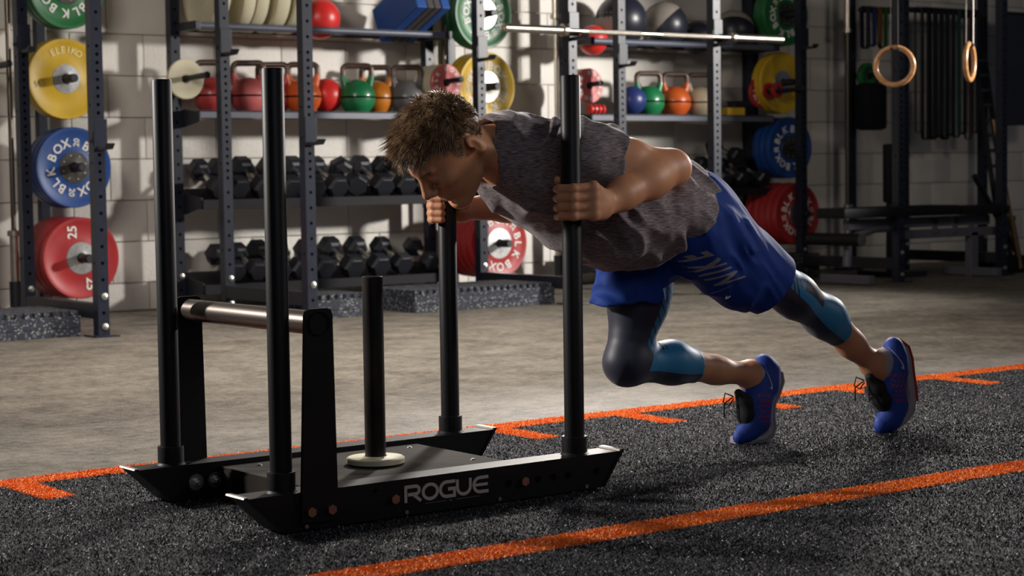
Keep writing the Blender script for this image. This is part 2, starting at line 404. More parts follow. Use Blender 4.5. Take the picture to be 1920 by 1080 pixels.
for x, y in ((2.25, 3.69), (2.25, 4.03), (2.69, 3.75), (2.69, 4.03)): sc.lathe([(0, .004), (.004, .0035), (.007, 0)], (x, y, .078), n=10)
tag(sc.build('deck_screws', bolt_m, dk), kind='stuff')
for x in (2.3, 2.62): MB().box((x, 3.86, .05), (.05, .456, .03)).build('cross_member', sled_m, sled, smooth=0)
MB().tube([(2.136, 3.555, .459), (2.136, 4.166, .459)], .0265, 28).build('cross_handle', handle_m, sled)
MB().lathe([(0, .078), (.0255, .078), (.0255, .535), (.024, .5365), (.021, .5365), (.021, .5), (0, .5)], (2.477, 3.86, 0), n=32).build('loading_pin', pin_m, sled)
lg = MB(); u = Vector((1, 0, 0)); w = Vector((0, 0, 1))
# squared wide lettering built from strokes
_dep = [0]
def stroke(mb, pts, t, o, cx=.0):
    """mitred strip along a polyline; each stroke gets a depth of its own"""
    P = [Vector(p) for p in pts]; P = [p for i, p in enumerate(P) if i == 0 or (p-P[i-1]).length > 1e-5]; k = len(P); lo = []; hi = []; cl = (P[0]-P[-1]).length < 1e-6
    _dep[0] = (_dep[0]+1) % 3; dz = .0012+.0003*_dep[0]
    nrm = lambda d: Vector((-d.y, d.x))
    for i, p in enumerate(P):
        d0 = (P[i]-P[i-1]) if i else ((P[0]-P[-2]) if cl else P[1]-P[0]); d1 = (P[i+1]-P[i]) if i < k-1 else ((P[1]-P[0]) if cl else P[-1]-P[-2])
        d0 = d0.normalized(); d1 = d1.normalized(); m = (nrm(d0)+nrm(d1)); m = m.normalized() if m.length > 1e-6 else nrm(d1); f = min(1/max(m.dot(nrm(d1)), .35), 2)
        e = Vector((0, 0)) if cl else (-d1 if i == 0 else (d1 if i == k-1 else Vector((0, 0))))*t*.3
        lo.append(p+e-m*t/2*f); hi.append(p+e+m*t/2*f)
    vs = []
    for q in lo+hi: vs.append(Vector(o)+u*q.x+w*q.y)
    n = len(vs); fr = [v+Vector((0, -dz, 0)) for v in vs]
    fs = []
    for i in range(k-1):
        fs += [(n+i, n+i+1, n+k+i+1, n+k+i), (i, i+1, n+i+1, n+i), (k+i, n+k+i, n+k+i+1, k+i+1)]
    if not cl: fs += [(0, n, n+k, k), (k-1, 2*k-1, n+2*k-1, n+k-1)]
    mb.add(vs+fr, fs)
def arc(cx, cy, rx, ry, a0, a1, n=7): return [(cx+rx*math.cos(math.radians(a0+(a1-a0)*i/n)), cy+ry*math.sin(math.radians(a0+(a1-a0)*i/n))) for i in range(n+1)]
LW, LH, T = .040, .0335, .0076
L = lambda i: (2.3615+i*.0478, NY-.0372, .0372)
o = L(0); stroke(lg, [(0, 0), (0, LH)], T, o); stroke(lg, [(0, LH), (.026, LH)]+arc(.028, LH-.009, .009, .009, 90, -90)+[(.008, LH-.018)], T, o); stroke(lg, [(.02, LH-.018), (.04, 0)], T, o)
o = L(1); stroke(lg, arc(.02, LH/2, .02, LH/2, 0, 360, 20), T, o)
o = L(2); stroke(lg, [(.04, LH), (.017, LH)]+arc(.017, LH/2, .017, LH/2, 90, 270, 8)+[(.04, 0), (.04, LH*.5), (.024, LH*.5)], T, o)
o = L(3); stroke(lg, [(.001, LH)]+[(.001, .016)]+arc(.0195, .016, .0185, .016, 180, 360, 8)+[(.038, LH)], T, o)
o = L(4); stroke(lg, [(.04, LH), (.017, LH)]+arc(.017, LH/2, .017, LH/2, 90, 270, 8)+[(.04, 0)], T, o); stroke(lg, [(.004, LH*.5), (.038, LH*.5)], T*.85, o)
rails = [c for c in sled.children if c.name.startswith('rail')]
nr = min(rails, key=lambda c: (c.matrix_basis @ c.data.vertices[0].co).y)
lg.build('lettering', mat('dull_grey_decal', (.42, .36, .35), .85), nr, smooth=0)
sm = MB(); sm.box((2.445, NY-.0373, .0275), (.06, .0006, .0016)); sm.box((2.487, NY-.0373, .0272), (.008, .0006, .004)); sm.box((2.535, NY-.0373, .0275), (.07, .0006, .0016))
sm.build('fine_print_line', mat('faint_decal', (.09, .09, .11), .5), nr, smooth=0)
pl = MB(); pl.lathe([(.027, .001), (.066, .001), (.071, .004), (.071, .015), (.067, .018), (.035, .017), (.03, .02), (.027, .02)], (2.477, 3.86, .078), n=40)
t = thing('fractional_plate', 'small cream fractional plate lying round the loading pin of the sled', 'weight plate', (2.477, 3.86, .078)); pl.build('disc', white_rub, t)
MB().lathe([(.0262, .0205), (.0265, .0005), (.028, .0005), (.029, .0205)], (2.477, 3.86, .078), n=32).build('bore_ring', hub_m, t)

# ================================================================ racks
PW = .06
def post_mesh(x, y, z1, fine=(), name='upright', par=None, m=navy_steel, z0=0.0, side=True, front=True, step=.0822):
    """square tube with real bolt holes in its front (-y) face, fewer in its left (-x) face"""
    b = MB(); h = PW/2
    hs = []; z = .2
    while z > z0+.03: z -= step
    z += step
    while z < z1-.03:
        if abs(z-.2) > .01: hs.append(z)
        if any(a < z+step/2 < c for a, c in fine): hs.append(z+step/2)
        z += step
    def face(o, u, n, hs, rad):
        o, u, n = Vector(o), Vector(u), Vector(n); w = Vector((0, 0, 1))
        cuts = [z0]+[(p+q)/2 for p, q in zip(hs, hs[1:])]+[z1]
        for k, zc in enumerate(hs):
            lo, hi = cuts[k], cuts[k+1]
            cor = [o+u*a+w*c for a, c in ((-h, lo), (h, lo), (h, hi), (-h, hi))]
            N = 8; ring = [o+u*(rad*math.cos(2*PI*(j+.5)/N-3*PI/4))+w*(zc+rad*math.sin(2*PI*(j+.5)/N-3*PI/4)) for j in range(N)]
            inn = [p-n*.006 for p in ring]
            vs = cor+ring+inn; fs = []
            for c in range(4):
                a = 4+(2*c-1) % N; b2 = 4+2*c % N; d = 4+(2*c+1) % N
                fs += [(c, b2, a) , (c, (c+1) % 4, d, b2)]
            b.add(vs, fs); 
            b.add(vs, [(4+j, 4+(j+1) % N, 12+(j+1) % N, 12+j) for j in range(N)]+[tuple(range(12, 20))], 1)
    if front and hs: face((x, y-h, 0), (1, 0, 0), (0, -1, 0), hs, .0095)
    else: b.add([(x-h, y-h, z0), (x+h, y-h, z0), (x+h, y-h, z1), (x-h, y-h, z1)], [(0, 1, 2, 3)])
    ls = hs[3::7] if side else []
    if ls: face((x-h, y, 0), (0, -1, 0), (-1, 0, 0), ls, .007)
    else: b.add([(x-h, y+h, z0), (x-h, y-h, z0), (x-h, y-h, z1), (x-h, y+h, z1)], [(0, 1, 2, 3)])
    b.add([(x+h, y-h, z0), (x+h, y+h, z0), (x+h, y+h, z1), (x+h, y-h, z1), (x-h, y+h, z0), (x-h, y+h, z1)], [(0, 1, 2, 3), (1, 4, 5, 2)])
    b.add([(x-h, y-h, z1), (x+h, y-h, z1), (x+h, y+h, z1), (x-h, y+h, z1)], [(0, 1, 2, 3)])
    return b.build(name, [m, hole_m], par, smooth=0, fix=False)
def bolt(par, x, y, z, r=.014, d=(0, -1, 0)):
    return MB().lathe([(r*1.25, 0), (r*1.25, .003), (r, .004), (r*.9, .009), (r*.5, .012), (0, .0125)], (x, y, z), d, 12).build('bolt', bolt_m, par)
TOP = 3.0
FR = [(3.98, 'far left squat rack frame of two navy perforated posts beside the blue plates'),
      (5.18, 'navy perforated squat rack frame in front of the white bumper plates and red kettlebells'),
      (6.98, 'squat rack frame behind the athlete carrying the left end of the barbell'),
      (8.13, 'squat rack frame carrying the right end of the barbell, in front of the cream kettlebell'),
      (9.83, 'dark squat rack frame left of the bench with a foot plate bolted to the floor'),
      (10.92, 'dark squat rack frame at the right edge beside the leaning ladder')]
frames = []
for i, (x, lab) in enumerate(FR):
    r = thing('rack_frame', lab, 'squat rack', (x, 9.13, 0), 'squat rack frames'); frames.append(r)
    for y in (8.69, 9.6):
        u_ = post_mesh(x, y, TOP, [(.78, 1.46)], 'upright', r)
        bolt(u_, x+.005, y-.03, .2); bolt(u_, x+.005, y-.03, .05 if y < 9 else .055)
        MB().box((x, y, .004), (.13, .15, .008), ch=.002).build('foot_plate', navy_steel, r, smooth=0)
    MB().box((x, 9.145, .125), (.058, .85, .075), ch=.004).build('base_tube', navy_dark, r, smooth=0)
    MB().box((x, 9.145, 2.6), (.058, .85, .06), ch=.004).build('top_tube', navy_dark, r, smooth=0)

def j_cup(x, y, z, lab, h=.15):
    """plate-wrapped hook: back plate over the post front, side ears, arm with upturned tip"""
    t = thing('j_cup', lab, 'barbell hook', (x, y, z), 'spare J cups'); f = y-PW/2
    b = MB(); b.box((x+.004, f-.006, z+h/2), (.072, .010, h), ch=.002); b.box((x-.034, y-.012, z+h*.35), (.007, .05, h*.45)); b.box((x+.036, y-.012, z+h*.6), (.007, .05, h*.6))
    b.build('bracket', navy_steel, t, smooth=0)
    a = MB(); a.prism([(0, 0), (.10, .004), (.125, .03), (.112, .034), (.095, .018), (0, .018)], (x-.02, f-.002, z-.004), (0, -1, 0), (0, 0, 1), (.045, 0, 0))
    a.build('arm', rub_dk, t, smooth=0)
    c = MB(); c.cyl((x-.046, y-.012, z+h*.3), (x-.034, y-.012, z+h*.3), .011, 8); c.build('locking_pin', navy_dark, t)
    return t
J = [(3.98, 9.6, 1.452, 'J cup on the rear post left of the yellow plate'),
     (3.98, 8.69, .925, 'J cup on the front post beside the blue plate'),
     (5.18, 9.6, 1.47, 'J cup above the left pink kettlebell on the rear post'),
     (5.18, 8.69, .945, 'J cup on the front post beside the hex dumbbells'),
     (6.98, 9.6, 1.485, 'J cup in front of the yellow plate behind the athlete'),
     (8.13, 9.6, 1.472, 'J cup above the green kettlebell right of the athlete'),
     (9.83, 9.6, 1.635, 'J cup on the dark post beside the dim green plate')]
for a in J: j_cup(*a)
bh = [j_cup(6.98, 8.69, 1.555, 'hook holding the left end of the racked barbell', .16), j_cup(8.13, 8.69, 1.555, 'hook holding the right end of the racked barbell', .16)]
for o in bh: o['group'] = 'hooks under the barbell'

def barbell(c, ax, lab, L=2.2, mats=(worn_steel, worn_steel), rs=.025):
    t = thing('barbell', lab, 'barbell', c); c = Vector(c); ax = Vector(ax).normalized(); sl = .415; h = L/2
    MB().cyl(c-ax*(h-sl+.02), c+ax*(h-sl+.02), .0142, 18).build('shaft', mats[0], t)
    for s in (-1, 1):
        d = ax*s; b = c+d*(h-sl)
        MB().lathe([(0, 0), (rs, 0), (rs, sl-.004), (rs-.004, sl), (rs-.009, sl), (rs-.01, sl-.008), (0, sl-.008)], b, d, 24).build('sleeve', mats[1], t)
        MB().lathe([(.0145, -.035), (.03, -.033), (.037, -.03), (.037, -.002), (.03, 0), (.0145, 0)], b, d, 24).build('collar', mats[1], t)
    return t
bb = barbell((7.53, 8.592, 1.600), (1, 0, 0), 'bright steel barbell racked across the two uprights behind the athlete')
kn = [MB().cyl((7.53+a, 8.592, 1.600), (7.53+b, 8.592, 1.600), .01465, 18).build('knurling', mat('knurled_steel%d' % i, (.5, .46, .4), .45, 1, bump=.4, bscale=500), bb) for i, (a, b) in enumerate(((-.5, -.08), (.08, .5)))]

VB = [(0, 'far left barbell standing upright in a black floor holder', 9.95),
      (None, 'upright barbell between the blue foam pads and the green plate', 0),
      (None, 'upright barbell standing behind the tall sled pole right of the athlete', 0),
      (None, 'upright barbell against the beige wall left of the bench', 0)]
vpos = [(4.0737, 10.0000, 0.5973), (7.0314, 10.0500, 1.6950), (7.9132, 10.0000, 0.8632), (10.7410, 10.0000, 1.2483)]
for i, (x, y, z) in enumerate(vpos):
    b = barbell((x, y, 1.155), (0, 0, 1), VB[i][1], mats=(worn_steel if i == 2 else dark_shaft, worn_steel)); b['group'] = 'barbells stored upright'
    h = thing('bar_holder', ['black floor tube holding the far left upright barbell', 'black floor tube of the upright barbell by the green plate', 'black floor tube holding the upright barbell beside the mid rack', 'black floor tube holding the upright barbell left of the bench'][i], 'bar holder', (x, y, 0), 'upright bar holders')
    MB().lathe([(0, .0), (.033, 0), (.033, .2), (.029, .2), (.029, .03), (0, .03)], (x, y, .02), n=24).build('tube', navy_dark, h)
    MB().box((x, y, .01), (.16, .16, .02), ch=.004).build('base_plate', navy_dark, h, smooth=0)

# ---------------------------------------------------------------- storage racks along the wall
def storage(x0, x1, lab, rails=True, left_post=True, shelves=True):
    t = thing('storage_rack', lab, 'storage rack', ((x0+x1)/2, 10.0, 0), 'wall storage racks')
    for x in ([x0] if left_post else [])+[x1]:
        u_ = post_mesh(x, 10.06, TOP, [], 'upright', t)
        bolt(u_, x+.005, 10.03, .2)
        MB().box((x, 10.05, .004), (.12, .14, .008)).build('foot_plate', navy_steel, t, smooth=0)
        for z, dz in ((1.13, .055), (.635, .07), (.14, .06)) if shelves else ():
            MB().prism([(10.09, z+.03), (10.0, z+.05), (9.81, z+.028), (9.81, z-.028), (10.0, z-dz), (10.09, z-dz)], (x+(.031 if x == x0 else -.036), 0, 0), (0, 1, 0), (0, 0, 1), (.006, 0, 0)).build('shelf_bracket', navy_dark, t, smooth=0)
    if not shelves: return t
    w = x1-x0-.075; xc = (x0+x1)/2
    s = MB(); s.box((xc, 9.965, 1.163), (w, .31, .006)); s.box((xc, 9.8125, 1.146), (w, .005, .044), ch=.001); s.box((xc, 10.12, 1.15), (w, .005, .03))
    s.build('shelf', shelf_m, t, smooth=0)
    for z in (.635, .14):
        s = MB(); rt = Matrix.Rotation(math.radians(20), 3, 'X'); s.box((xc, 9.96, z+.02), (w, .33, .008), rt); s.box((xc, 9.806, z-.012), (w, .008, .055)); s.box((xc, 9.83, z-.035), (w, .04, .006))
        s.build('dumbbell_tray', vinyl, t, smooth=0)
    if rails:
        for y, z in ((9.82, 1.655), (10.064, 1.655)):
            MB().cyl((x0+.03, y, z), (x1-.035 if y < 9.9 else x1, y, z), .021, 18).build('rail', shelf_m if y < 9.9 else navy_dark, t)
        for x in (x0, x1-.035):
            s = MB(); s.box((x+.02, 9.95, 1.655), (.035, .34, .05), ch=.004); s.build('rail_bracket', navy_dark, t, smooth=0)
    return t
st = [storage(5.105, 6.905, 'wall storage rack with kettlebells and dumbbells on the left'), storage(8.035, 9.80, 'wall storage rack with medicine balls right of the athlete')]
st.append(storage(10.84, 12.4, 'dim storage rack posts behind the bench', rails=False, shelves=False))
# the next rack starts outside the frame on the left; its peg reaches in
t = thing('storage_rack', 'storage rack at the left edge with one black peg reaching in', 'storage rack', (3.36, 10.06, 0)); px, py, pz = (3.9433, 10.0300, 1.3884)
post_mesh(px, 10.06, TOP, [], 'upright', t); MB().box((px, 10.05, .004), (.12, .14, .008)).build('foot_plate', navy_steel, t, smooth=0)
def peg(par, p, L=.30, r=.018):
    return MB().lathe([(0, 0), (r*.95, 0), (r*.95, L-.01), (r*1.1, L-.008), (r*1.1, L-.002), (r*.9, L), (0, L)], p, (0, -1, .035), 18).build('peg', rub_dk, par)
peg(t, (px, 10.03, pz), .36)

# ---------------------------------------------------------------- interlocking rubber tiles round the rack feet
def tiles(x0, x1, y0, y1, n, lab, notch=True):
    th = .043; t = thing('rubber_tile_stack', lab, 'rubber tiles', ((x0+x1)/2, (y0+y1)/2, 0), 'stacks of rubber tiles')
    for k in range(n):
        z = k*th; b = MB()
        if k == n-1 and notch:
            p = .047; m = int((x1-x0)/p); pts = []
            for i in range(m):
                a = x0+(x1-x0)*i/m; c = x0+(x1-x0)*(i+.5)/m; d = x0+(x1-x0)*(i+1)/m
                pts += [(a, y0), (c, y0), (c, y0+.03), (d, y0+.03)]
            pts[-1] = (x1, y0+.03)
            back = []
            for i in range(m):
                a = x1-(x1-x0)*i/m; c = x1-(x1-x0)*(i+.5)/m; d = x1-(x1-x0)*(i+1)/m
                back += [(a, y1), (c, y1), (c, y1-.03), (d, y1-.03)]
            b.box(((x0+x1)/2, (y0+y1)/2, z+.008), (x1-x0, y1-y0, .016)); b.prism(pts+back, (0, 0, z+.016), (1, 0, 0), (0, 1, 0), (0, 0, th-.018))
        else: b.box(((x0+x1)/2, (y0+y1)/2, z+th/2), (x1-x0, y1-y0, th-.002), ch=.002)
        b.build('tile', crumb, t, smooth=0)
    return t
tiles(5.93, 6.93, 8.80, 9.3, 3, 'long low stack of speckled rubber tiles on the floor below the athlete\'s chest')
tiles(5.24, 5.655, 8.84, 9.22, 3, 'short stack of speckled rubber tiles behind the sled loading pin')
tiles(3.0, 3.91, 8.78, 9.3, 3, 'stack of speckled rubber tiles in the left corner below the upright barbell')
tiles(9.35, 9.97, 9.56, 10.0, 4, 'dim stack of rubber tiles right of the rear thigh, below the dim red plates', False)

# ================================================================ weight plates
LET = {}
def plate(x, y, z, r, th, m, hub, lab, group, ring=None, lm=letter_white, lsize=.05, hubr=.09, lr=.62, name='weight_plate', squash=1.0):
    """disc facing the room (-y); y is its front face"""
    t = thing(name, lab, 'weight plate', (x, y, z), group); D = (0, -1, 0); c = (x, y, z)
    big = r > .15
    pr = [(.026, -th), (hubr*1.05, -th), (r*.8, -th*.93), (r*.82, -th), (r*.985, -th), (r, -th+.006), (r, -.006), (r*.985, 0), (r*.9, 0), (r*.87, -.004), (hubr*1.25, -.004), (hubr*1.12, 0), (.026, 0)] if big else \
         [(.026, -th), (r*.97, -th), (r, -th+.004), (r, -.004), (r*.97, 0), (r*.55, 0), (r*.5, -.003), (.026, -.003)]
    MB().lathe(pr, c, D, 48 if big else 36).build('disc', m, t)
    if hub: 
        MB().lathe([(.0255, .002), (.03, .006), (hubr*.5, .004), (hubr*.97, .003), (hubr, -.002)], c, D, 36).build('hub', hub, t)
        bo = MB()
        for k in range(8):
            a = PI*k/4+.3; bo.lathe([(.004, .006), (0, .0065)], (x+hubr*.75*math.cos(a), y, z+hubr*.75*math.sin(a)), D, 8); bo.lathe([(.004, 0), (.004, .006)], (x+hubr*.75*math.cos(a), y, z+hubr*.75*math.sin(a)), D, 8)
        bo.build('hub_screws', bolt_m, t)
    if ring:
        b = MB(); few = len(ring) <= 4
        for txt, deg, sz, rot in ring:
            a = math.radians(deg); o = (x+lr*r*math.cos(a), y-.002 if not big else y+.003, z+lr*r*math.sin(a))
            up = Vector((math.cos(a+math.radians(rot)), 0, math.sin(a+math.radians(rot)))); u = Vector((up.z, 0, -up.x))
            put_text(b, txt, o, u, up, lsize*sz, .018, .003, squash)
            if few: b.build('number', lm, t, smooth=0); b = MB()
        if b.v: b.build('lettering', lm, t, smooth=0)
    return t
def word(txt, start, step): return [(c, start-step*i, 1, 0) for i, c in enumerate(txt) if c != ' ']
def blk(s, num, st=(0, 20, 47, 80, 105, 128), ns=154):
    w = [(c, s-st[i], 1, 0) for i, c in enumerate('BLKBOX')]+[(num, s-ns, .68, 90)]
    return w+[(c, d-180, sz, ro) for c, d, sz, ro in w]
def stack(cx, cz, y0, n, th, r, m, hub, labs, group, ring=None, **kw):
    for k in range(n):
        y = y0+k*(th+.002)
        plate(cx+random.uniform(-.004, .004)*(k > 0), y, cz+random.uniform(-.003, .003)*(k > 0), r, th, m, hub if k == 0 else None, labs[min(k, len(labs)-1)], group, ring if k == 0 else None, **kw)
def xz(p): return p[0], p[2]
R45 = .2235
x, z = xz((4.3635, 9.8600, 1.8339)); stack(x, z, 9.86, 2, .06, R45, green_rub, hub_dark, ['front green plate at the top left corner with white ring lettering', 'rear green plate at the top left corner, mostly hidden'], 'green plates on the left pegs', blk(313, '10'), lsize=.048)
x, z = xz((4.3452, 9.8600, 1.3352)); stack(x, z, 9.86, 2, .05, R45, yel_rub, hub_m, ['yellow plate on the left pegs with a grey hub', 'yellow plate behind the front one on the left pegs'], 'yellow plates on the left pegs',
      [(c, 118-11.5*i, .8, 0) for i, c in enumerate('ELEIKO')]+[('15', 8, .75, -90), ('15', 190, .75, 90)], lm=letter_yel, lsize=.045, hubr=.083, lr=.72)
x, z = xz((4.3598, 9.8200, 0.8457)); stack(x, z, 9.82, 3, .055, R45, blue_rub, hub_dark, ['front blue plate on the left pegs with white 20 and ring lettering', 'middle blue plate on the left pegs', 'rearmost blue plate on the left pegs'], 'blue plates on the left pegs', blk(237, '20'), lsize=.048)
x, z = xz((4.3173, 9.6600, 0.3493)); stack(x, z, 9.66, 5, .063, R45, red_rub, hub_m, ['front red plate low on the left with white 25 marks', 'second red plate low on the left pegs', 'third red plate low on the left pegs', 'fourth red plate low on the left pegs', 'rearmost red plate low on the left pegs'], 'red plates on the left pegs',
      [('25', 110, .85, 70), ('25', 290, .85, 70)], lsize=.06, lr=.68)
x, z = xz((7.1705, 9.8000, 1.7978)); stack(x, z, 9.80, 2, .06, R45, green_rub, chrome, ['shiny green plate above the athlete with a bright metal hub', 'green plate behind the shiny green one'], 'green plates above the athlete', blk(100, '10'), lsize=.048, hubr=.1)
x, z = xz((7.2061, 9.8200, 1.3344)); stack(x, z, 9.82, 3, .052, R45, yel_rub, chrome, ['front yellow plate above the athlete\'s back', 'middle yellow plate above the athlete\'s back', 'rear yellow plate above the athlete\'s back'], 'yellow plates above the athlete', blk(-20, '15'), lsize=.05, hubr=.1)
x, z = xz((7.1482, 9.6400, 0.3356)); stack(x, z, 9.64, 5, .066, R45, red_rub, hub_m, ['front red plate under the athlete\'s chest with white ring lettering', 'second red plate under the athlete\'s chest', 'third red plate under the athlete\'s chest', 'fourth red plate under the athlete\'s chest', 'rearmost red plate under the athlete\'s chest'], 'red plates under the chest', blk(197, '25'), lsize=.05, hubr=.1, lr=.68)
x, z = xz((9.8923, 9.8000, 1.8957)); stack(x, z, 9.80, 2, .06, R45, green_rub, hub_dark, ['dim green plate above the end of the barbell', 'green plate behind the dim one by the barbell end'], 'green plates on the right pegs', blk(295, '10'), lsize=.05)
x, z = xz((9.9109, 9.8600, 1.4098)); stack(x, z, 9.86, 2, .05, R45, yel_rub, hub_m, ['dim yellow plate below the barbell end', 'yellow plate behind the dim one below the barbell end'], 'yellow plates on the right pegs')
x, z = xz((9.9233, 9.8000, 0.9349)); stack(x, z, 9.80, 3, .055, R45, blue_rub, hub_dark, ['dim blue plate right of the athlete with white ring lettering', 'second dim blue plate', 'rearmost dim blue plate'], 'blue plates on the right pegs', blk(160, '20'), lsize=.05)
x, z = xz((9.8540, 9.6600, 0.4557)); stack(x, z, 9.66, 5, .063, R45, red_rub, hub_m, ['front dim red plate above the rubber tiles on the right', 'second dim red plate', 'third dim red plate', 'fourth dim red plate', 'rearmost dim red plate'], 'red plates on the right pegs', blk(165, '25'), lsize=.05)
tr = []
for (pxs, lab) in ((((4.3635, 9.8600, 1.8339), (4.3452, 9.8600, 1.3352), (4.3598, 9.8200, 0.8457), (4.3173, 9.6600, 0.3493)), 'wall post with pegs holding the left column of plates'),
                   (((7.1705, 9.8000, 1.7978), (7.2061, 9.8200, 1.3344), (7.2424, 9.8000, 0.8654), (7.1482, 9.6400, 0.3356)), 'wall post with pegs holding the plates behind the athlete'),
                   (((9.8923, 9.8000, 1.8957), (9.9109, 9.8600, 1.4098), (9.9233, 9.8000, 0.9349), (9.8540, 9.6600, 0.4557)), 'wall post with pegs holding the dim right column of plates')):
    xc = sum(p[0] for p in pxs)/4; t = thing('plate_peg_post', lab, 'plate rack', (xc, 10.2, 0), 'plate peg posts')
    MB().box((xc, 10.215, 1.1), (.06, .05, 2.2), ch=.004).build('upright', navy_steel, t, smooth=0)
    for p in pxs: 
        b = MB(); b.lathe([(0, 0), (.0245, 0), (.0245, 10.19-(p[1]-.115)-.006), (.021, 10.19-(p[1]-.115)), (0, 10.19-(p[1]-.115))], (p[0], 10.19, p[2]), (0, -1, 0), 18)
        if abs(p[0]-xc) > .02: b.box(((p[0]+xc)/2, 10.2, p[2]), (abs(p[0]-xc)+.06, .03, .05))
        b.build('peg', rub_dk, t)
# small plates on short pegs of the storage racks
SP = 'small plates on storage pegs'
p = (5.1123, 9.9200, 1.3521); peg(st[0], (5.125, 10.04, p[2]), .36); plate(p[0], 9.92, p[2], .117, .022, white_rub, None, 'small cream plate on the peg left of the kettlebells', SP, hubr=.03)
p = (6.8747, 9.8000, 1.3551); peg(st[0], (p[0], 10.04, p[2]), .40)
for k in range(4): plate(p[0], 9.83+k*.045, p[2], .117, .042, white_rub, None, ['first cream plate behind the small red one', 'second cream plate behind the small red one', 'third cream plate behind the small red one', 'rearmost cream plate on the peg above the grey kettlebell'][k], SP, hubr=.03)
rg = [(c, 200-28*i-(22 if i > 2 else 0), 1, 0) for i, c in enumerate('BLKBOX')]; rg = rg+[(c, d-180, s_, r_) for c, d, s_, r_ in rg]
plate(p[0], 9.80, p[2], .117, .024, pink_rub, None, 'small red plate in front of the cream ones above the athlete\'s head', SP, rg, lsize=.026, hubr=.03, lr=.75)
p = (8.0401, 9.8000, 1.3538); peg(st[1], (p[0], 10.04, p[2]), .36)
for k in range(3): plate(p[0], 9.832+k*.05, p[2], .117, .046, white_rub, None, ['cream plate behind the small red plate by the tall sled pole', 'middle cream plate by the tall sled pole', 'rearmost cream plate by the tall sled pole'][k], SP, hubr=.03)
plate(p[0], 9.80, p[2], .117, .026, pink_rub, None, 'small red plate by the top of the tall sled pole', SP, rg, lsize=.026, hubr=.03, lr=.75)
p = (9.7626, 9.9300, 1.3409); peg(st[1], (p[0], 10.04, p[2]-.01), .54)
for k in range(3): plate(p[0], 9.93-k*.085, p[2]+k*.004, [.115, .062, .055][k], .024, red_rub, None, ['small dark red plate with white marks below the barbell end', 'smaller dark red plate in the middle of the dim peg', 'smallest dark red plate at the tip of the dim peg'][k], SP, rg if k == 0 else None, lsize=.02, hubr=.03, lr=.7)

# white bumper plates standing on the rails
WB = ['leftmost cream bumper plate on the top rails with a small dark number', 'second cream bumper plate on the top rails', 'third cream bumper plate on the top rails', 'fourth cream bumper plate on the top rails', 'rightmost cream bumper plate on the top rails']
for k, (uu, wd) in enumerate(zip([((5.2789, 9.9600, 1.7551)), ((5.4517, 9.9600, 1.7620)), ((5.5410, 9.9600, 1.7656)), ((5.6785, 9.9600, 1.7710)), ((5.7995, 9.9600, 1.7758))], [.09, .075, .075, .085, .085])):
    t = thing('bumper_plate', WB[k], 'weight plate', (uu[0], 9.96, 1.86), 'cream bumper plates on the top rails')
    r = .225; c = (uu[0], 9.96, 1.861); h = wd/2
    MB().lathe([(.026, -h), (.07, -h), (.075, -h+.006), (r*.86, -h+.006), (r*.9, -h), (r*.97, -h), (r, -h+.012), (r, h-.012), (r*.97, h), (r*.9, h), (r*.86, h-.006), (.075, h-.006), (.07, h), (.026, h)], c, (1, 0, 0), 48).build('disc', white_rub, t)
    MB().lathe([(.0255, -h-.001), (.045, -h-.001)], c, (1, 0, 0), 24).build('bore_ring', hub_m, t)
    if k == 0:
        for dg, dx, z_ in (('5', 0, 1.83), ('2', .016, 1.857)): b = MB(); put_text(b, dg, (uu[0]+dx, 9.7385+.002*(z_ > 1.84), z_), (.8, .1, -.5), (.5, -.1, .8), .028, .02, .003); b.build('digit', hole_m, t, smooth=0)

# ================================================================ kettlebells
def kettlebell_proto(m, lab):
    t = thing('kettlebell', lab, 'kettlebell', (0, 0, 0), 'kettlebells on the shelves')
    b = MB(); r = .104; pr = [(0, 0), (.06, 0), (.066, .003)]
    for i in range(2, 17):
        a = -PI/2+PI*i/16
        if .087+r*math.sin(a) > .008: pr.append((max(r*math.cos(a), 0), .087+r*math.sin(a)))
    b.lathe(pr, (0, 0, 0), n=36)
    for s in (-1, 1): b.tube([(s*.066, 0, .150), (s*.079, 0, .188), (s*.0825, 0, .213)], [.027, .0205, .0182], 16)
    b.build('body', m, t)
    q = [(-.0825, 0, .212), (-.083, 0, .24)]+[(-.055+.028*math.cos(a), 0, .243+.026*math.sin(a)) for a in [PI-PI/2*i/5 for i in range(1, 6)]]
    q += [(-p[0], 0, p[2]) for p in q[::-1]]
    MB().tube(q, .0172, 16).build('handle', kb_handle, t)
    MB().lathe([(.1036, .082), (.1046, .085), (.1046, .089), (.1036, .092)], (0, 0, 0), n=36).build('seam_band', hole_m, t)
    return t
ZS = 1.167
K = [('red', (5.3147, 9.9900, 1.3216), -28, 'red kettlebell behind the small cream plate'), ('red', (5.5384, 9.9500, 1.3235), -32, 'faded red kettlebell left of the tall left sled pole'),
     ('red', (5.7570, 10.0400, 1.3311), -34, 'red kettlebell half hidden behind the tall left sled pole'), ('orange', (5.9123, 9.9500, 1.3134), -26, 'orange kettlebell behind the rack post in front of a red ball'),
     ('green', (6.2892, 9.9300, 1.3183), -22, 'scuffed green kettlebell left of the athlete\'s hair'), ('amber', (6.4975, 10.0400, 1.3264), -28, 'amber kettlebell behind the scuffed green one'),
     ('grey', (6.6711, 9.9500, 1.3251), -24, 'grey kettlebell just above the athlete\'s hair'),
     ('green', (8.6718, 9.9300, 1.3072), -18, 'green kettlebell right of the blue ball'), ('orange', (8.9286, 9.9400, 1.3110), -20, 'bright orange kettlebell on the right shelf'),
     ('cream', (9.1668, 9.9400, 1.3066), -22, 'cream kettlebell behind the bright barbell post')]
proto = {}
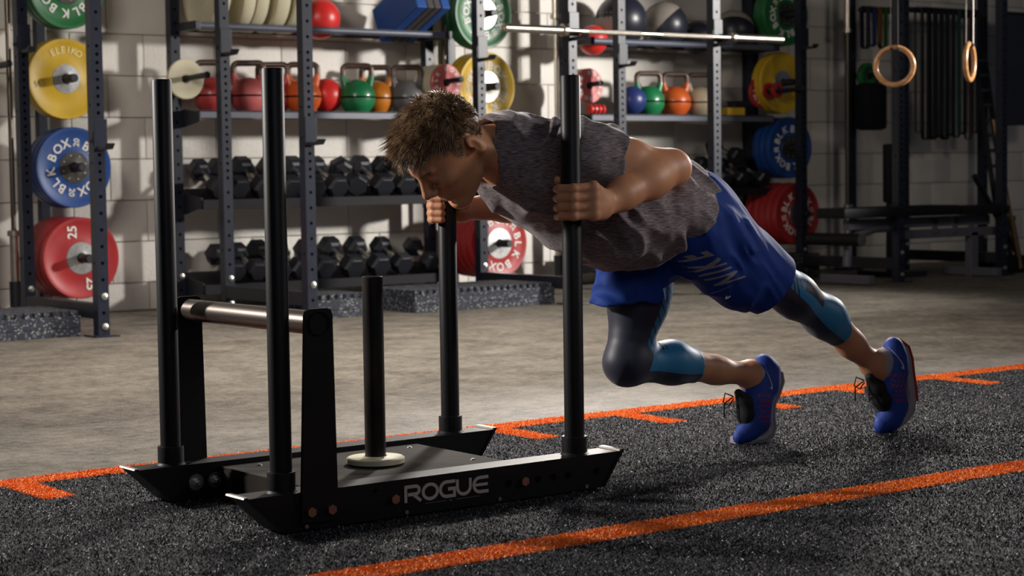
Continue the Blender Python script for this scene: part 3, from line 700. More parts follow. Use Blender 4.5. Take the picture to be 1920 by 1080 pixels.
for c, p, rz, lab in K:
    m = pink_rub if 'faded' in lab else kb[c]; loc = (p[0], p[1], ZS)
    if 'p' not in proto:
        proto['p'] = kettlebell_proto(m, lab); o = proto['p']; o.location = loc; o.rotation_euler = (0, 0, math.radians(rz)); o.scale = (1.07,)*3; pm = m
    else: dup(proto['p'], loc, lab, math.radians(rz), swap={pm: m})

# ================================================================ balls
def round_ball(c, r, m, lab, name='exercise_ball', group=None, patch=None, rot=0, flat=1):
    t = thing(name, lab, 'ball', c, group); MB().ball(c, r, 36, sc=(1, 1, flat)).build('ball_shell', m, t)
    if patch:                                              # leather gores: meridian panels of the second colour, laid proud
        b = MB(); ax = Vector(patch[0]).normalized(); a0 = (Vector((0, 0, 1))-ax*ax.z).normalized() if abs(ax.z) < .95 else Vector((1, 0, 0)); b0 = ax.cross(a0)
        patch = (patch[0], [math.atan2(Vector(d_).dot(b0), Vector(d_).dot(a0)) for d_ in patch[1]])+patch[2:]
        for k0 in patch[1]:
            vs = []; fs = []; n = 12; m_ = 8; wv = patch[2]
            for i in range(n+1):
                th = PI*i/n
                for j in range(m_+1):
                    ph = k0+wv*(j/m_-.5); d = ax*math.cos(th)+(a0*math.cos(ph)+b0*math.sin(ph))*math.sin(th); vs.append(Vector(c)+Vector((d.x, d.y, d.z*flat))*(r+.0015))
            for i in range(n):
                for j in range(m_): q = i*(m_+1)+j; fs.append((q, q+1, q+m_+2, q+m_+1))
            b.add(vs, fs)
        b.build('leather_panel', patch[3], t)
        s = MB()
        for k0 in patch[1]:
            for e in (-.5, .5):
                ph = k0+patch[2]*e; s.tube([Vector(c)+Vector((d.x, d.y, d.z*flat))*(r+.001) for d in [ax*math.cos(PI*i/14)+(a0*math.cos(ph)+b0*math.sin(ph))*math.sin(PI*i/14) for i in range(15)]], .0022, 6)
        s.build('seam', hole_m, t)
    return t
RZ = lambda r: 1.655+math.sqrt(max((r+.021)**2-.122**2, 0))
rb_ = lambda p, r: (p[0], 9.942, RZ(r))
round_ball(rb_((6.0360, 9.9400, 1.7031), .125), .125, ball_red, 'red ball between the cream bumper plates and the blue foam pads')
round_ball(((6.1226, 10.0600, 1.3215)[0], 10.03, ZS+.106), .106, ball_red, 'red ball on the shelf behind the orange kettlebell')
round_ball(rb_((8.1877, 9.9400, 1.6719), .102), .102, ball_red, 'red ball by the rack post near the barbell\'s left end')
round_ball(rb_((8.4407, 9.9400, 1.8358), .178), .178, ball_dark, 'navy medicine ball with a pale left panel behind the red ball', 'medicine_ball', patch=((.05, 0, 1), ((-.92, .1, 0),), 1.5, ball_grey))
round_ball(rb_((8.8348, 9.9400, 1.7990), .163), .163, ball_dark, 'navy medicine ball with a grey leather panel', 'medicine_ball', patch=((.56, -.42, .7), ((-.75, -.35, .45),), 1.15, ball_grey))
round_ball(rb_((9.1405, 9.9400, 1.6973), .116), .116, ball_dark, 'small dark medicine ball behind the bright barbell post', 'medicine_ball')
round_ball(rb_((9.4988, 9.9400, 1.7615), .15), .15, ball_dark, 'dark medicine ball with a grey top panel on the right', 'medicine_ball', patch=((.8, -.6, -.1), ((-.3, -.4, .75),), .6, ball_grey))
round_ball(((8.5204, 9.9300, 1.2612)[0], 9.93, ZS+.1), .1, ball_blue, 'blue ball on the right shelf beside the green kettlebell')

# foam pads leaning on the rails
c0 = (6.5444, 9.8500, 1.6983)
FPL = ['front blue foam pad leaning on the top rail', 'first charcoal foam pad behind the front blue one', 'second charcoal foam pad behind the front blue one', 'rear blue foam pad leaning on the top rail']
for k in range(4):
    th = [.075, .045, .045, .06][k]; xo = [0, .066, .117, .178][k]
    t = thing('foam_pad', FPL[k], 'foam pad', (c0[0]+xo-.02, 9.92, c0[2]), 'foam pads on the top rails')
    MB().box((c0[0]+xo-.02, 9.80, 1.803), (th, .46, .225), Matrix.Rotation(math.radians(-24), 3, 'X'), ch=.006).build('pad', blue_foam if k in (0, 3) else grey_foam, t, smooth=0)

# ================================================================ dumbbells
def dumbbell_proto(lab, grp):
    t = thing('hex_dumbbell', lab, 'dumbbell', (0, 0, 0), grp)
    for s in (-1, 1):
        b = MB(); R_ = .072; ins = .84; ys = [(.075, .6), (.082, ins), (.1, 1), (.16, 1), (.176, ins), (.178, .8)]; vs = []; fs = []
        for y, k in ys: vs += [(R_*k*math.cos(PI/3*j), s*y, R_*k*math.sin(PI/3*j)) for j in range(6)]
        for i in range(len(ys)-1): fs += [(i*6+j, i*6+(j+1) % 6, i*6+6+(j+1) % 6, i*6+6+j) for j in range(6)]
        fs += [tuple(range(5, -1, -1)), tuple(range(len(ys)*6-6, len(ys)*6))]
        b.add(vs, fs).build('head', rub_black, t, smooth=0)
    MB().tube([(0, -.08, 0), (0, -.06, 0), (0, -.03, 0), (0, 0, 0), (0, .03, 0), (0, .06, 0), (0, .08, 0)], [.0145, .0145, .0165, .0175, .0165, .0145, .0145], 16).build('handle', chrome, t)
    return t
DB = None
def dumbbell(u3, zc, lab, grp, s=1.0, tilt=22, roll=0, yaw=0):
    global DB
    loc = (u3[0], u3[1]+.165*s, zc)
    if DB is None: DB = o = dumbbell_proto(lab, grp)
    else: o = dup(DB, (0, 0, 0), lab, group=grp)
    o.location = loc; o.scale = (s, s, s); o.rotation_euler = (math.radians(tilt), math.radians(roll), math.radians(yaw)); return o
ORD = ['leftmost', 'second', 'third', 'fourth', 'fifth', 'sixth', 'seventh', 'eighth', 'ninth', 'tenth']
g = 'hex dumbbells on the middle left tray'
for k, p in enumerate([(5.2734, 9.8300, 0.7406), (5.4070, 9.8300, 0.7386), (5.5785, 9.8300, 0.7361), (5.7645, 9.8300, 0.7397), (5.9277, 9.8300, 0.7373), (6.0899, 9.8300, 0.7284), (6.2552, 9.8300, 0.7325), (6.4234, 9.8300, 0.7366), (6.5903, 9.8300, 0.7342), (6.7276, 9.8300, 0.7356)]):
    dumbbell(p, .775, ORD[k]+' black hex dumbbell from the left on the middle tray', g, [.95, 1, 1.08, 1.05, 1.08, 1.06, 1.06, 1.08, 1.05, 1.0][k], 24, [0, 0, 0, 0, 0, 0, 30, 0, 0, 0][k])
g = 'hex dumbbells on the bottom left tray'
for k, p in enumerate([(5.3710, 9.8300, 0.1720), (5.5172, 9.8300, 0.1653), (5.6733, 9.8300, 0.1677), (5.8096, 9.8300, 0.1680), (5.9933, 9.8300, 0.1662), (6.1924, 9.8300, 0.1803), (6.3798, 9.8300, 0.1854), (6.5546, 9.8300, 0.1846), (6.7775, 9.8300, 0.1786)]):
    dumbbell(p, .275, ORD[k]+' black hex dumbbell from the left on the bottom tray', g, [.92, .95, 1.05, 1, 1, 1.08, 1.05, .98, .9][k], 22, 0, [0, 0, 0, 3, -3, 0, 2, 0, -6][k])
g = 'hex dumbbells on the right tray'
for k, p in enumerate([(9.0541, 9.8300, 0.7401), (9.3108, 9.8300, 0.7293), (9.4889, 9.8300, 0.7270), (9.7021, 9.8300, 0.7320)]):
    dumbbell(p, .765, ['leftmost hex dumbbell on the right tray behind the bright post', 'second hex dumbbell on the right tray', 'third hex dumbbell on the right tray', 'rightmost hex dumbbell on the right tray'][k], g, [.95, .95, .85, .9][k], 24)
o = dumbbell((9.4375, 9.8300, 0.8648), .915, 'hex dumbbell stacked on top of two others on the right tray', g, .9, 18)

# small things on the right shelf
p = (8.1263, 9.8400, 1.2033); t = thing('resistance_roll', 'small red and black roll on the right shelf below the red plate', 'roll', (p[0], p[1], ZS)); 
MB().lathe([(0, -.06), (.03, -.06), (.032, -.055), (.032, .055), (.03, .06), (0, .06)], (p[0], p[1], ZS+.033), (1, 0, 0), 24).build('roll_body', ball_red, t)
b = MB()
for k in (-.035, 0, .035): b.lathe([(.0322, k-.006), (.0335, k-.006), (.0335, k+.006), (.0322, k+.006)], (p[0], p[1], ZS+.033), (1, 0, 0), 24)
b.build('black_bands', hole_m, t)
p = (9.4046, 9.8800, 1.1932); t = thing('foam_block', 'yellow foam block at the right end of the shelf', 'foam block', (p[0], p[1], ZS)); MB().box((p[0], p[1], ZS+.028), (.17, .12, .055), ch=.006).build('block_body', yel_rub, t, smooth=0)
p = (9.5827, 10.0000, 1.2180); t = thing('storage_tin', 'black tin behind the yellow foam block', 'tin', (p[0], p[1], ZS)); MB().box((p[0], p[1], ZS+.05), (.13, .08, .1), ch=.008).build('tin_body', rub_dk, t, smooth=0); MB().box((p[0], p[1], ZS+.105), (.136, .086, .012), ch=.004).build('lid', navy_dark, t, smooth=0)

# ================================================================ gym rings
def gym_ring(c, ang, lab, sa):
    t = thing('gym_ring', lab, 'gym ring', c, 'wooden gym rings'); c = Vector(c); ca, sa_ = math.cos(ang), math.sin(ang); r = .101
    MB().tube([c+Vector((ca*r*math.cos(a), sa_*r*math.cos(a), r*math.sin(a))) for a in [2*PI*i/48 for i in range(48)]], .0145, 16, closed=True).build('hoop', wood, t)
    s = MB(); w = .019; top = 3.35; d = Vector((math.cos(sa), math.sin(sa), 0)); n = Vector((-d.y, d.x, 0)); zt = c.z+r
    for e in (-1, 1):
        q = n*e*.019; s.add([c+q-d*w+Vector((0, 0, r)), c+q+d*w+Vector((0, 0, r)), Vector((c.x, c.y, top))+q+d*w, Vector((c.x, c.y, top))+q-d*w,
                             c+q*1.12-d*w+Vector((0, 0, r)), c+q*1.12+d*w+Vector((0, 0, r)), Vector((c.x, c.y, top))+q*1.12+d*w, Vector((c.x, c.y, top))+q*1.12-d*w],
                            [(0, 1, 2, 3), (7, 6, 5, 4), (0, 4, 5, 1), (1, 5, 6, 2), (2, 6, 7, 3), (3, 7, 4, 0)])
    s.build('strap', strap_m, t, smooth=0)
    l = MB(); pts = [c+n*(.019*math.cos(a))+Vector((0, 0, r+.0*0+.019*math.sin(a))) for a in [PI+PI*i/10 for i in range(11)]]
    for dd in (-.0135, 0, .0135): l.tube([p+d*dd for p in pts], .0072, 8)
    l.build('strap_loop', rub_dk, t); return t
gym_ring((7.8893, 7.0000, 1.3323), -.80, 'left wooden gym ring seen face on with a dark strap loop', .73)
gym_ring((8.4558, 6.9500, 1.3661), .45, 'right wooden gym ring seen nearly edge on under two pale straps', .60)

# ================================================================ bench, bands and clutter on the dim right
by = 8.78
bench = thing('weight_bench', 'dim grey framed weight bench with a flat black pad on the right', 'bench', ((10.0170, 8.7800, 0.0943)[0], by, 0))
xa, xb = (9.2578, 8.7800, 0.5172)[0], (10.4361, 8.7800, 0.4905)[0]; xc_ = (10.9656, 8.7800, 0.4785)[0]; zt = (10.0179, 8.7800, 0.5147)[2]
MB().box(((xa+xb)/2, by, zt-.035), (xb-xa, .27, .07), ch=.018).build('back_pad', vinyl, bench)
MB().box(((xb+xc_)/2+.008, by, zt-.042), (xc_-xb-.012, .27, .062), ch=.016).build('seat_pad', vinyl, bench)
xf0, xf1 = (9.4114, 8.7800, 0.4350)[0], (10.8708, 8.7800, 0.3965)[0]
MB().box(((xf0+xf1)/2, by, zt-.115), (xf1-xf0, .06, .07), ch=.004).build('upper_frame', grey_paint, bench, smooth=0)
x2, x3 = (9.9738, 8.7800, 0.3318)[0], (10.9422, 8.7800, 0.3023)[0]; zl = (10.3510, 8.7800, 0.3166)[2]
MB().box(((x2+x3)/2, by, zl), (x3-x2, .06, .06), ch=.004).build('lower_frame', grey_paint, bench, smooth=0)
for uu in ((10.2708, 8.7500, 0.3643), (10.4857, 8.7500, 0.3581)):
    MB().box((uu[0], by-.035, zl+.06), (.05, .008, .12)).build('hinge_plate', grey_paint, bench, smooth=0); MB().cyl((uu[0], by-.05, zl+.085), (uu[0], by+.05, zl+.085), .022, 14).build('hinge_knob', rub_dk, bench)
xl = (10.7067, 8.7800, 0.1801)[0]
MB().box((xl, by, zl/2), (.075, .06, zl), ch=.004).build('leg', grey_paint, bench, smooth=0)
MB().box((xl, by, .035), (.07, .48, .06), ch=.008).build('foot', grey_paint, bench, smooth=0)
arm = [(9.9630, 8.7800, 0.3726), (9.6941, 8.7800, 0.3694), (9.5253, 8.7800, 0.3311), (9.4312, 8.7800, 0.2622), (9.4201, 8.7800, 0.1190)]
MB().tube(arm, .032, 12).build('curved_leg', grey_paint, bench); xq = arm[-1][0]
MB().box((xq, by, .035), (.07, .44, .06), ch=.008).build('foot', grey_paint, bench, smooth=0)
q = (9.3077, 8.7800, 0.3058); MB().tube([(q[0], by-.24, q[2]), (q[0], by+.24, q[2])], .042, 18).build('roller_pad', vinyl, bench); MB().cyl((q[0], by, q[2]), (xq, by, q[2]-.02), .015, 10).build('roller_stem', grey_paint, bench)
p = (10.3609, 9.2000, 0.6619); t = thing('upright_pad', 'black upright pad behind the bench', 'bench', (p[0], 9.2, 0)); MB().box((p[0], 9.2, .74), (.17, .07, .42), ch=.015).build('pad', vinyl, t); MB().box((p[0], 9.22, .27), (.06, .06, .54), ch=.004).build('post', navy_dark, t, smooth=0); MB().box((p[0], 9.22, .02), (.3, .4, .04), ch=.006).build('foot', navy_dark, t, smooth=0)
# bar with hanging bands
zr = (11.7359, 9.9000, 1.9991)[2]; xa, xb = (11.3483, 9.9000, 1.9838)[0], (12.2282, 9.9000, 2.0015)[0]
MB().cyl((xa-.1, 9.9, zr), (xb, 9.9, zr), .022, 16).build('band_bar', navy_dark, st[2]); MB().box((xa-.1, 9.98, zr), (.05, .2, .05)).build('band_bar_bracket', navy_dark, st[2], smooth=0); MB().box((xb-.06, 9.98, zr), (.05, .2, .05)).build('band_bar_bracket', navy_dark, st[2], smooth=0)
BD = [(1722, 250, 'grey', .012), (1735, 262, 'black', .02), (1748, 262, 'black', .03), (1760, 258, 'black', .03), (1771, 262, 'black', .028), (1782, 255, 'black', .026), (1793, 258, 'green', .02), (1804, 252, 'black', .026), (1815, 262, 'red', .014), (1827, 250, 'black', .02)]
BX = [(11.4332, 9.9000, 1.0437), (11.5143, 9.9000, 0.9938), (11.5960, 9.9000, 0.9937), (11.6719, 9.9000, 1.0104), (11.7419, 9.9000, 0.9936), (11.8123, 9.9000, 1.0230), (11.8831, 9.9000, 1.0104), (11.9542, 9.9000, 1.0358), (12.0259, 9.9000, 0.9933), (12.1044, 9.9000, 1.0444)]
def band(x, y, z0, z1, w, gap, m, lab):
    t = thing('resistance_band', lab, 'resistance band', (x, y, z0), 'resistance bands on the bar'); b = MB()
    pts = [(gap*math.cos(a), z0+gap*math.sin(a)) for a in [PI*i/10 for i in range(11)]]+[(gap*math.cos(a)*.9, z1+gap*math.sin(a)) for a in [PI+PI*i/10 for i in range(11)]]
    vs = []; fs = []; n = len(pts)
    for (a, zz) in pts:
        k = 1+.003/gap
        vs += [(x-w, y+a, zz), (x+w, y+a, zz), (x+w, y+a*k, zz+(zz-z0)*.0), (x-w, y+a*k, zz)]
    for i in range(n):
        j = (i+1) % n
        for e in range(4): fs.append((i*4+e, i*4+(e+1) % 4, j*4+(e+1) % 4, j*4+e))
    b.add(vs, fs).build('loop', m, t); return t
bl = ['grey band nearest the dark post', 'wide black band left on the bar', 'second wide black band on the bar', 'third wide black band on the bar', 'fourth wide black band on the bar', 'fifth black band on the bar', 'dark green band on the bar', 'black band right of the dark green one', 'thin dark red band on the bar', 'black band at the right end of the bar']
for (u_, v_, c, w), p, lab in zip(BD, BX, bl): band(p[0], 9.9, zr, p[2]+.03, w, .03, band_cols[c], lab)
p = (10.9189, 9.9000, 1.9749); zq = p[2]; MB().cyl(((10.7713, 9.9000, 1.9690)[0], 9.9, zq), ((11.0804, 9.9000, 1.9813)[0], 9.9, zq), .02, 14).build('band_bar', navy_dark, st[2])
for (x, z1), c, lab in zip([((10.8291, 9.9000, 1.7138)[0], (10.8291, 9.9000, 1.7138)[2]), ((10.9002, 9.9000, 1.7320)[0], (10.9002, 9.9000, 1.7320)[2]), ((10.9657, 9.9000, 1.7501)[0], (10.9657, 9.9000, 1.7501)[2]), ((11.0255, 9.9000, 1.7195)[0], (11.0255, 9.9000, 1.7195)[2])], ['navy', 'blue', 'orange', 'lime'], ['navy strap loop left of the gym ring', 'blue strap loop left of the gym ring', 'orange strap loop behind the gym ring', 'green strap loop behind the gym ring']):
    band(x, 9.9, zq, z1, .024, .032, band_cols[c], lab)
p = (10.9084, 9.9300, 1.4829); plate(p[0], 9.93, p[2], .1, .04, green_rub, None, 'small dim green plate seen behind the left gym ring', SP, hubr=.03); peg(st[2], (p[0], 10.04, p[2]), .2); MB().box(((p[0]+10.84)/2, 10.05, p[2]), (abs(p[0]-10.84)+.04, .03, .04)).build('peg_arm', navy_dark, st[2], smooth=0)
p = (10.9341, 9.9000, 1.2465); t = thing('canvas_bag', 'black bag hanging below the left gym ring', 'bag', (p[0], 9.9, p[2])); MB().box((p[0]-.02, 9.92, p[2]-.0), (.24, .14, .36), ch=.04).build('bag_body', vinyl, t); MB().tube([(p[0]-.08, 9.92, p[2]+.17), (p[0]-.05, 9.92, p[2]+.3), (p[0]+.03, 9.92, p[2]+.3), (p[0]+.06, 9.92, p[2]+.17)], .01, 8).build('bag_strap', rub_dk, t)
# leaning ladder
a, b_ = (11.6694, 9.5500, 1.6509), (11.2403, 9.0000, 0.5103); a2, b2 = (11.9817, 9.7000, 1.6679), (11.5274, 9.1500, 0.5036)
t = thing('step_ladder', 'narrow black ladder leaning at the right edge', 'ladder', b_); b_ = Vector(b_); a = Vector(a); a2 = Vector(a2); b2 = Vector(b2)
foot1 = b_+(b_-a)*((b_.z-.02)/(a.z-b_.z)); foot2 = b2+(b2-a2)*((b2.z-.02)/(a2.z-b2.z))
MB().tube([a, foot1], .02, 8).build('rail', rub_dk, t); MB().tube([a2, foot2], .02, 8).build('rail', rub_dk, t)
for k in range(14): f_ = (k+.5)/14; MB().tube([a.lerp(foot1, f_), a2.lerp(foot2, f_)], .014, 8).build('rung', rub_dk, t)
# leaning bars
q0, q1 = Vector((11.1752, 8.9000, 0.8239)), Vector((11.2391, 8.8000, 0.1603)); dq = (q1-q0).normalized()
t = thing('landmine_bar', 'dull brass bar leaning at the right edge', 'bar', q1); e1 = q1+dq*((q1.z-.03)/-dq.z); MB().tube([q0-dq*.3, e1], .014, 12).build('shaft', brass_m, t); MB().tube([e1-dq*.36, e1], .024, 14).build('sleeve', brass_m, t); MB().tube([e1-dq*.39, e1-dq*.355], .034, 14).build('collar', brass_m, t)
q0, q1 = Vector((10.8821, 8.9000, 0.7107)), Vector((11.1780, 8.9500, 0.4334)); dq = (q1-q0).normalized(); e1 = q1+dq*((q1.z-.03)/-dq.z)
t = thing('tube_bar', 'black slanted tube leaning right of the bench', 'bar', q1); MB().tube([q0, e1], .022, 12).build('tube', rub_dk, t); MB().tube([e1-dq*.05, e1], .03, 12).build('foot_cap', vinyl, t)
q = (12.5777, 9.9000, 1.6088); t = thing('hanging_mat', 'dim blue exercise mat hanging at the right edge', 'mat', (q[0], 9.9, q[2])); MB().box((q[0]+.1, 9.9, q[2]-.05), (.4, .05, .9), ch=.012).build('mat_body', mat('slate_foam', (.03, .035, .06), .7), t); MB().cyl((q[0]-.1, 9.9, q[2]+.41), (q[0]+.3, 9.9, q[2]+.41), .014, 10).build('hanging_rod', rub_dk, t)
q = (11.2015, 8.9000, 0.0219); t = thing('equipment_base', 'black floor base of the leaning bars at the right edge', 'bar holder', (q[0], 8.95, 0)); MB().box((q[0]+.05, 8.95, .06), (.4, .35, .12), ch=.02).build('base_body', vinyl, t); MB().lathe([(.035, 0), (.035, .1), (.028, .1), (.028, 0)], (q[0]+.05, 8.95, .12), n=16).build('socket', navy_dark, t)

# ================================================================ person: implicit surfaces polygonised by surface nets
def V3(p): return np.array(p, dtype=np.float32)
class Field:
    def __init__(s, xs, ys, zs):
        s.ax = [np.asarray(a, np.float32) for a in (xs, ys, zs)]
        s.F = np.full([len(a) for a in s.ax], .3, np.float32)
    def win(s, lo, hi):
        r = []
        for a, l, h in zip(s.ax, lo, hi):
            i, j = np.searchsorted(a, l), np.searchsorted(a, h)
            r.append(slice(max(i-1, 0), min(j+1, len(a))))
        return tuple(r)
    def pts(s, w):
        return np.stack(np.meshgrid(*[a[q] for a, q in zip(s.ax, w)], indexing='ij'), -1)
    def put(s, lo, hi, fn, k, op='add'):
        m = max(k, .012)*1.3+.01; w = s.win(np.array(lo)-m, np.array(hi)+m)
        if any(q.stop <= q.start for q in w): return
        d = fn(s.pts(w)).astype(np.float32); a = s.F[w]
        if op == 'sub': d = -d; h = np.maximum(k-np.abs(a-d), 0)/max(k, 1e-6); s.F[w] = np.maximum(a, d)+h*h*k/4
        else: h = np.maximum(k-np.abs(a-d), 0)/max(k, 1e-6); s.F[w] = np.minimum(a, d)-h*h*k/4
    def cap(s, a, b, ra, rb=None, k=.02, op='add', clip=None, fl=None):
        """tapered capsule; fl = (direction, factor) flattens it along a direction; clip = (point, normal) cuts it"""
        rb = ra if rb is None else rb; a, b = V3(a), V3(b); r = max(ra, rb)*1.05
        lo = np.minimum(a, b)-r; hi = np.maximum(a, b)+r
        if fl: n = V3(fl[0]); n = n/np.linalg.norm(n); f = fl[1]; lo -= r*(f if f > 1 else 0); hi += r*(f if f > 1 else 0)
        def fn(p):
            q = p-a; d = b-a
            if fl: q = q+((q@n)*(1/f-1))[..., None]*n; d = d+(d@n)*(1/f-1)*n
            t = np.clip((q@d)/max(d@d, 1e-9), 0, 1); o = np.sqrt(((q-t[..., None]*d)**2).sum(-1))-(ra+(rb-ra)*t)
            if clip: o = np.maximum(o, (p-V3(clip[0]))@(V3(clip[1])/np.linalg.norm(clip[1])))
            return o
        s.put(lo, hi, fn, k, op)
    def ell(s, c, r, k=.02, axes=None, op='add'):
        c = V3(c); r = V3(r); A = np.eye(3, dtype=np.float32) if axes is None else np.array([V3(q)/np.linalg.norm(q) for q in axes], np.float32)
        e = np.sqrt(((A.T*r)**2).sum(1))
        def fn(p):
            q = (p-c)@A.T; k0 = np.sqrt(((q/r)**2).sum(-1)); k1 = np.sqrt(((q/(r*r))**2).sum(-1)); return k0*(k0-1)/np.maximum(k1, 1e-6)
        s.put(c-e, c+e, fn, k, op)
    def cut(s, fn): s.F = np.maximum(s.F, fn(s.pts((slice(None),)*3)).astype(np.float32))
    def mesh(s):
        F = s.F; I = F < 0; sl = (slice(0, -1), slice(1, None))
        al = None; an = None
        for i in sl:
            for j in sl:
                for k in sl:
                    q = I[i, j, k]; al = q.copy() if al is None else al & q; an = q.copy() if an is None else an | q
        act = an & ~al; idx = np.argwhere(act); dims = act.shape; flat = np.ravel_multi_index(idx.T, dims)
        n = len(idx); S = np.zeros((n, 3)); C = np.zeros(n)
        co = lambda o: np.stack([s.ax[d][idx[:, d]+o[d]] for d in range(3)], 1)
        for d in range(3):
            e = [q for q in range(3) if q != d]
            for u in (0, 1):
                for w in (0, 1):
                    o1 = [0, 0, 0]; o1[e[0]] = u; o1[e[1]] = w; o2 = list(o1); o2[d] = 1
                    f1 = F[tuple((idx+o1).T)]; f2 = F[tuple((idx+o2).T)]; m = (f1 < 0) != (f2 < 0)
                    t = f1/np.where(m, f1-f2, 1); P = co(o1)*(1-t[:, None])+co(o2)*t[:, None]
                    S[m] += P[m]; C[m] += 1
        Vt = S/C[:, None]; quads = []
        for d in range(3):
            e, g = [(1, 2), (2, 0), (0, 1)][d]
            a = [slice(None)]*3; b = [slice(None)]*3; a[d] = slice(0, -1); b[d] = slice(1, None)
            A = I[tuple(a)]; B = I[tuple(b)]; q = np.argwhere(A != B)
            ok = (q[:, e] > 0) & (q[:, g] > 0) & (q[:, e] < dims[e]) & (q[:, g] < dims[g]); q = q[ok]
            fl = A[tuple(q.T)]
            def vid(de, dg):
                r = q.copy(); r[:, e] += de; r[:, g] += dg; return np.searchsorted(flat, np.ravel_multi_index(r.T, dims))
            Q = np.stack([vid(-1, -1), vid(0, -1), vid(0, 0), vid(-1, 0)], 1)
            Q[~fl] = Q[~fl][:, ::-1]; quads.append(Q)
        return Vt, np.concatenate(quads)
def np_mesh(name, Vt, Q, mats, par, smooth_iter=0, cols=None):
    if smooth_iter:
        for _ in range(smooth_iter):
            A = np.zeros_like(Vt); n = np.zeros(len(Vt))
            for a, b in ((0, 1), (1, 2), (2, 3), (3, 0)):
                np.add.at(A, Q[:, a], Vt[Q[:, b]]); np.add.at(n, Q[:, a], 1); np.add.at(A, Q[:, b], Vt[Q[:, a]]); np.add.at(n, Q[:, b], 1)
            Vt = Vt*.5+.5*A/np.maximum(n, 1)[:, None]
    off = np.array(parent_loc(par)); me = bpy.data.meshes.new(name); k = len(Q)
    me.vertices.add(len(Vt)); me.vertices.foreach_set('co', (Vt-off).astype(np.float32).ravel())
    me.loops.add(4*k); me.loops.foreach_set('vertex_index', Q.astype(np.int32).ravel()); me.polygons.add(k)
    me.polygons.foreach_set('loop_start', np.arange(0, 4*k, 4, dtype=np.int32)); me.polygons.foreach_set('use_smooth', np.ones(k, bool))
    for m in (mats if isinstance(mats, (list, tuple)) else [mats]): me.materials.append(m)
    me.update(calc_edges=True)
    for nm, arr in (cols or {}).items():
        at = me.attributes.new(nm, 'FLOAT', 'POINT'); at.data.foreach_set('value', arr.astype(np.float32))
    o = bpy.data.objects.new(name, me); COL.objects.link(o); o.parent = par; return o
def vnoise(P, seed=0):
    """value noise for an (n, 3) array"""
    i = np.floor(P).astype(np.int64); f = P-i; f = f*f*(3-2*f)
    def h(a): x = (a[..., 0]*374761393+a[..., 1]*668265263+a[..., 2]*2147483647+seed*974634777) & 0xffffffff; x = ((x ^ (x >> 13))*1274126177) & 0xffffffff; return ((x ^ (x >> 16)) & 0xffff)/65535.
    r = 0
    for a in (0, 1):
        for b in (0, 1):
            for c in (0, 1):
                r = r+h(i+np.array([a, b, c]))*(f[..., 0] if a else 1-f[..., 0])*(f[..., 1] if b else 1-f[..., 1])*(f[..., 2] if c else 1-f[..., 2])
    return r
def axis(*seg):
    """seg: (start, end, spacing) pieces -> one rising list"""
    r = []
    for a, b, h in seg: r += list(np.arange(a, b-1e-6, h))
    return np.array(r)

# ---- materials
def skin_mat():
    m = mat('skin', (.62, .29, .15), .5, var=.08, vscale=14, bump=.05, bscale=220, col2=(.66, .31, .165)); b = m.node_tree.nodes['Principled BSDF']
    b.inputs['Subsurface Weight'].default_value = .3; b.inputs['Subsurface Radius'].default_value = (.012, .004, .002); b.inputs['Subsurface Scale'].default_value = .6; return m
skin = skin_mat()
def heather():
    m = mat('heather_jersey', (.1, .08, .09), .8, spec=.25); nt = m.node_tree; b = nt.nodes['Principled BSDF']
    tc = nt.nodes.new('ShaderNodeTexCoord'); mp = nt.nodes.new('ShaderNodeMapping'); mp.inputs['Scale'].default_value = (55, 60, 520); mp.inputs['Rotation'].default_value = (0, math.radians(-24), 0)
    nt.links.new(tc.outputs['Object'], mp.inputs[0]); n = nt.nodes.new('ShaderNodeTexNoise'); n.inputs['Scale'].default_value = 1; n.inputs['Detail'].default_value = 4
    nt.links.new(mp.outputs[0], n.inputs['Vector']); r = nt.nodes.new('ShaderNodeValToRGB'); nt.links.new(n.outputs[0], r.inputs[0])
    e = r.color_ramp.elements; e[0].position = .34; e[0].color = (.075, .058, .072, 1); e[1].position = .72; e[1].color = (.36, .3, .31, 1)
    nt.links.new(r.outputs[0], b.inputs['Base Color']); b.inputs['Sheen Weight'].default_value = .25; b.inputs['Sheen Roughness'].default_value = .5
    bp = nt.nodes.new('ShaderNodeBump'); bp.inputs['Strength'].default_value = .15; bp.inputs['Distance'].default_value = .002; nt.links.new(n.outputs[0], bp.inputs['Height']); nt.links.new(bp.outputs[0], b.inputs['Normal'])
    return m
shirt_m = heather()
short_m = mat('royal_blue_woven', (.009, .045, .27), .7, spec=.25, var=.1, vscale=30, bump=.05, bscale=300); pass
def tights_mat():
    m = mat('navy_blue_tights', (.016, .019, .045), .5); nt = m.node_tree; b = nt.nodes['Principled BSDF']
    at = nt.nodes.new('ShaderNodeAttribute'); at.attribute_name = 'panel'; r = nt.nodes.new('ShaderNodeMapRange'); r.inputs[1].default_value = .44; r.inputs[2].default_value = .56; nt.links.new(at.outputs['Fac'], r.inputs[0])
    mx = nt.nodes.new('ShaderNodeMix'); mx.data_type = 'RGBA'; mx.inputs[6].default_value = (.016, .019, .045, 1); mx.inputs[7].default_value = (.012, .2, .42, 1); nt.links.new(r.outputs[0], mx.inputs[0]); nt.links.new(mx.outputs[2], b.inputs['Base Color'])
    b.inputs['Sheen Weight'].default_value = .2; return m
tights_m = tights_mat()
hair_m = mat('brown_hair', (.165, .088, .042), .42, var=.4, vscale=45, col2=(.42, .26, .14))
sock_m = mat('grey_sock', (.42, .4, .4), .9, bump=.3, bscale=250)
shoe_m = mat('blue_knit_upper', (.012, .05, .32), .6, bump=.2, bscale=330)
sole_m = mat('grey_foam_sole', (.36, .33, .35), .6)
red_sole = mat('red_outsole', (.5, .03, .02), .5)
lace2_m = mat('grey_black_lace', (.05, .05, .055), .6)
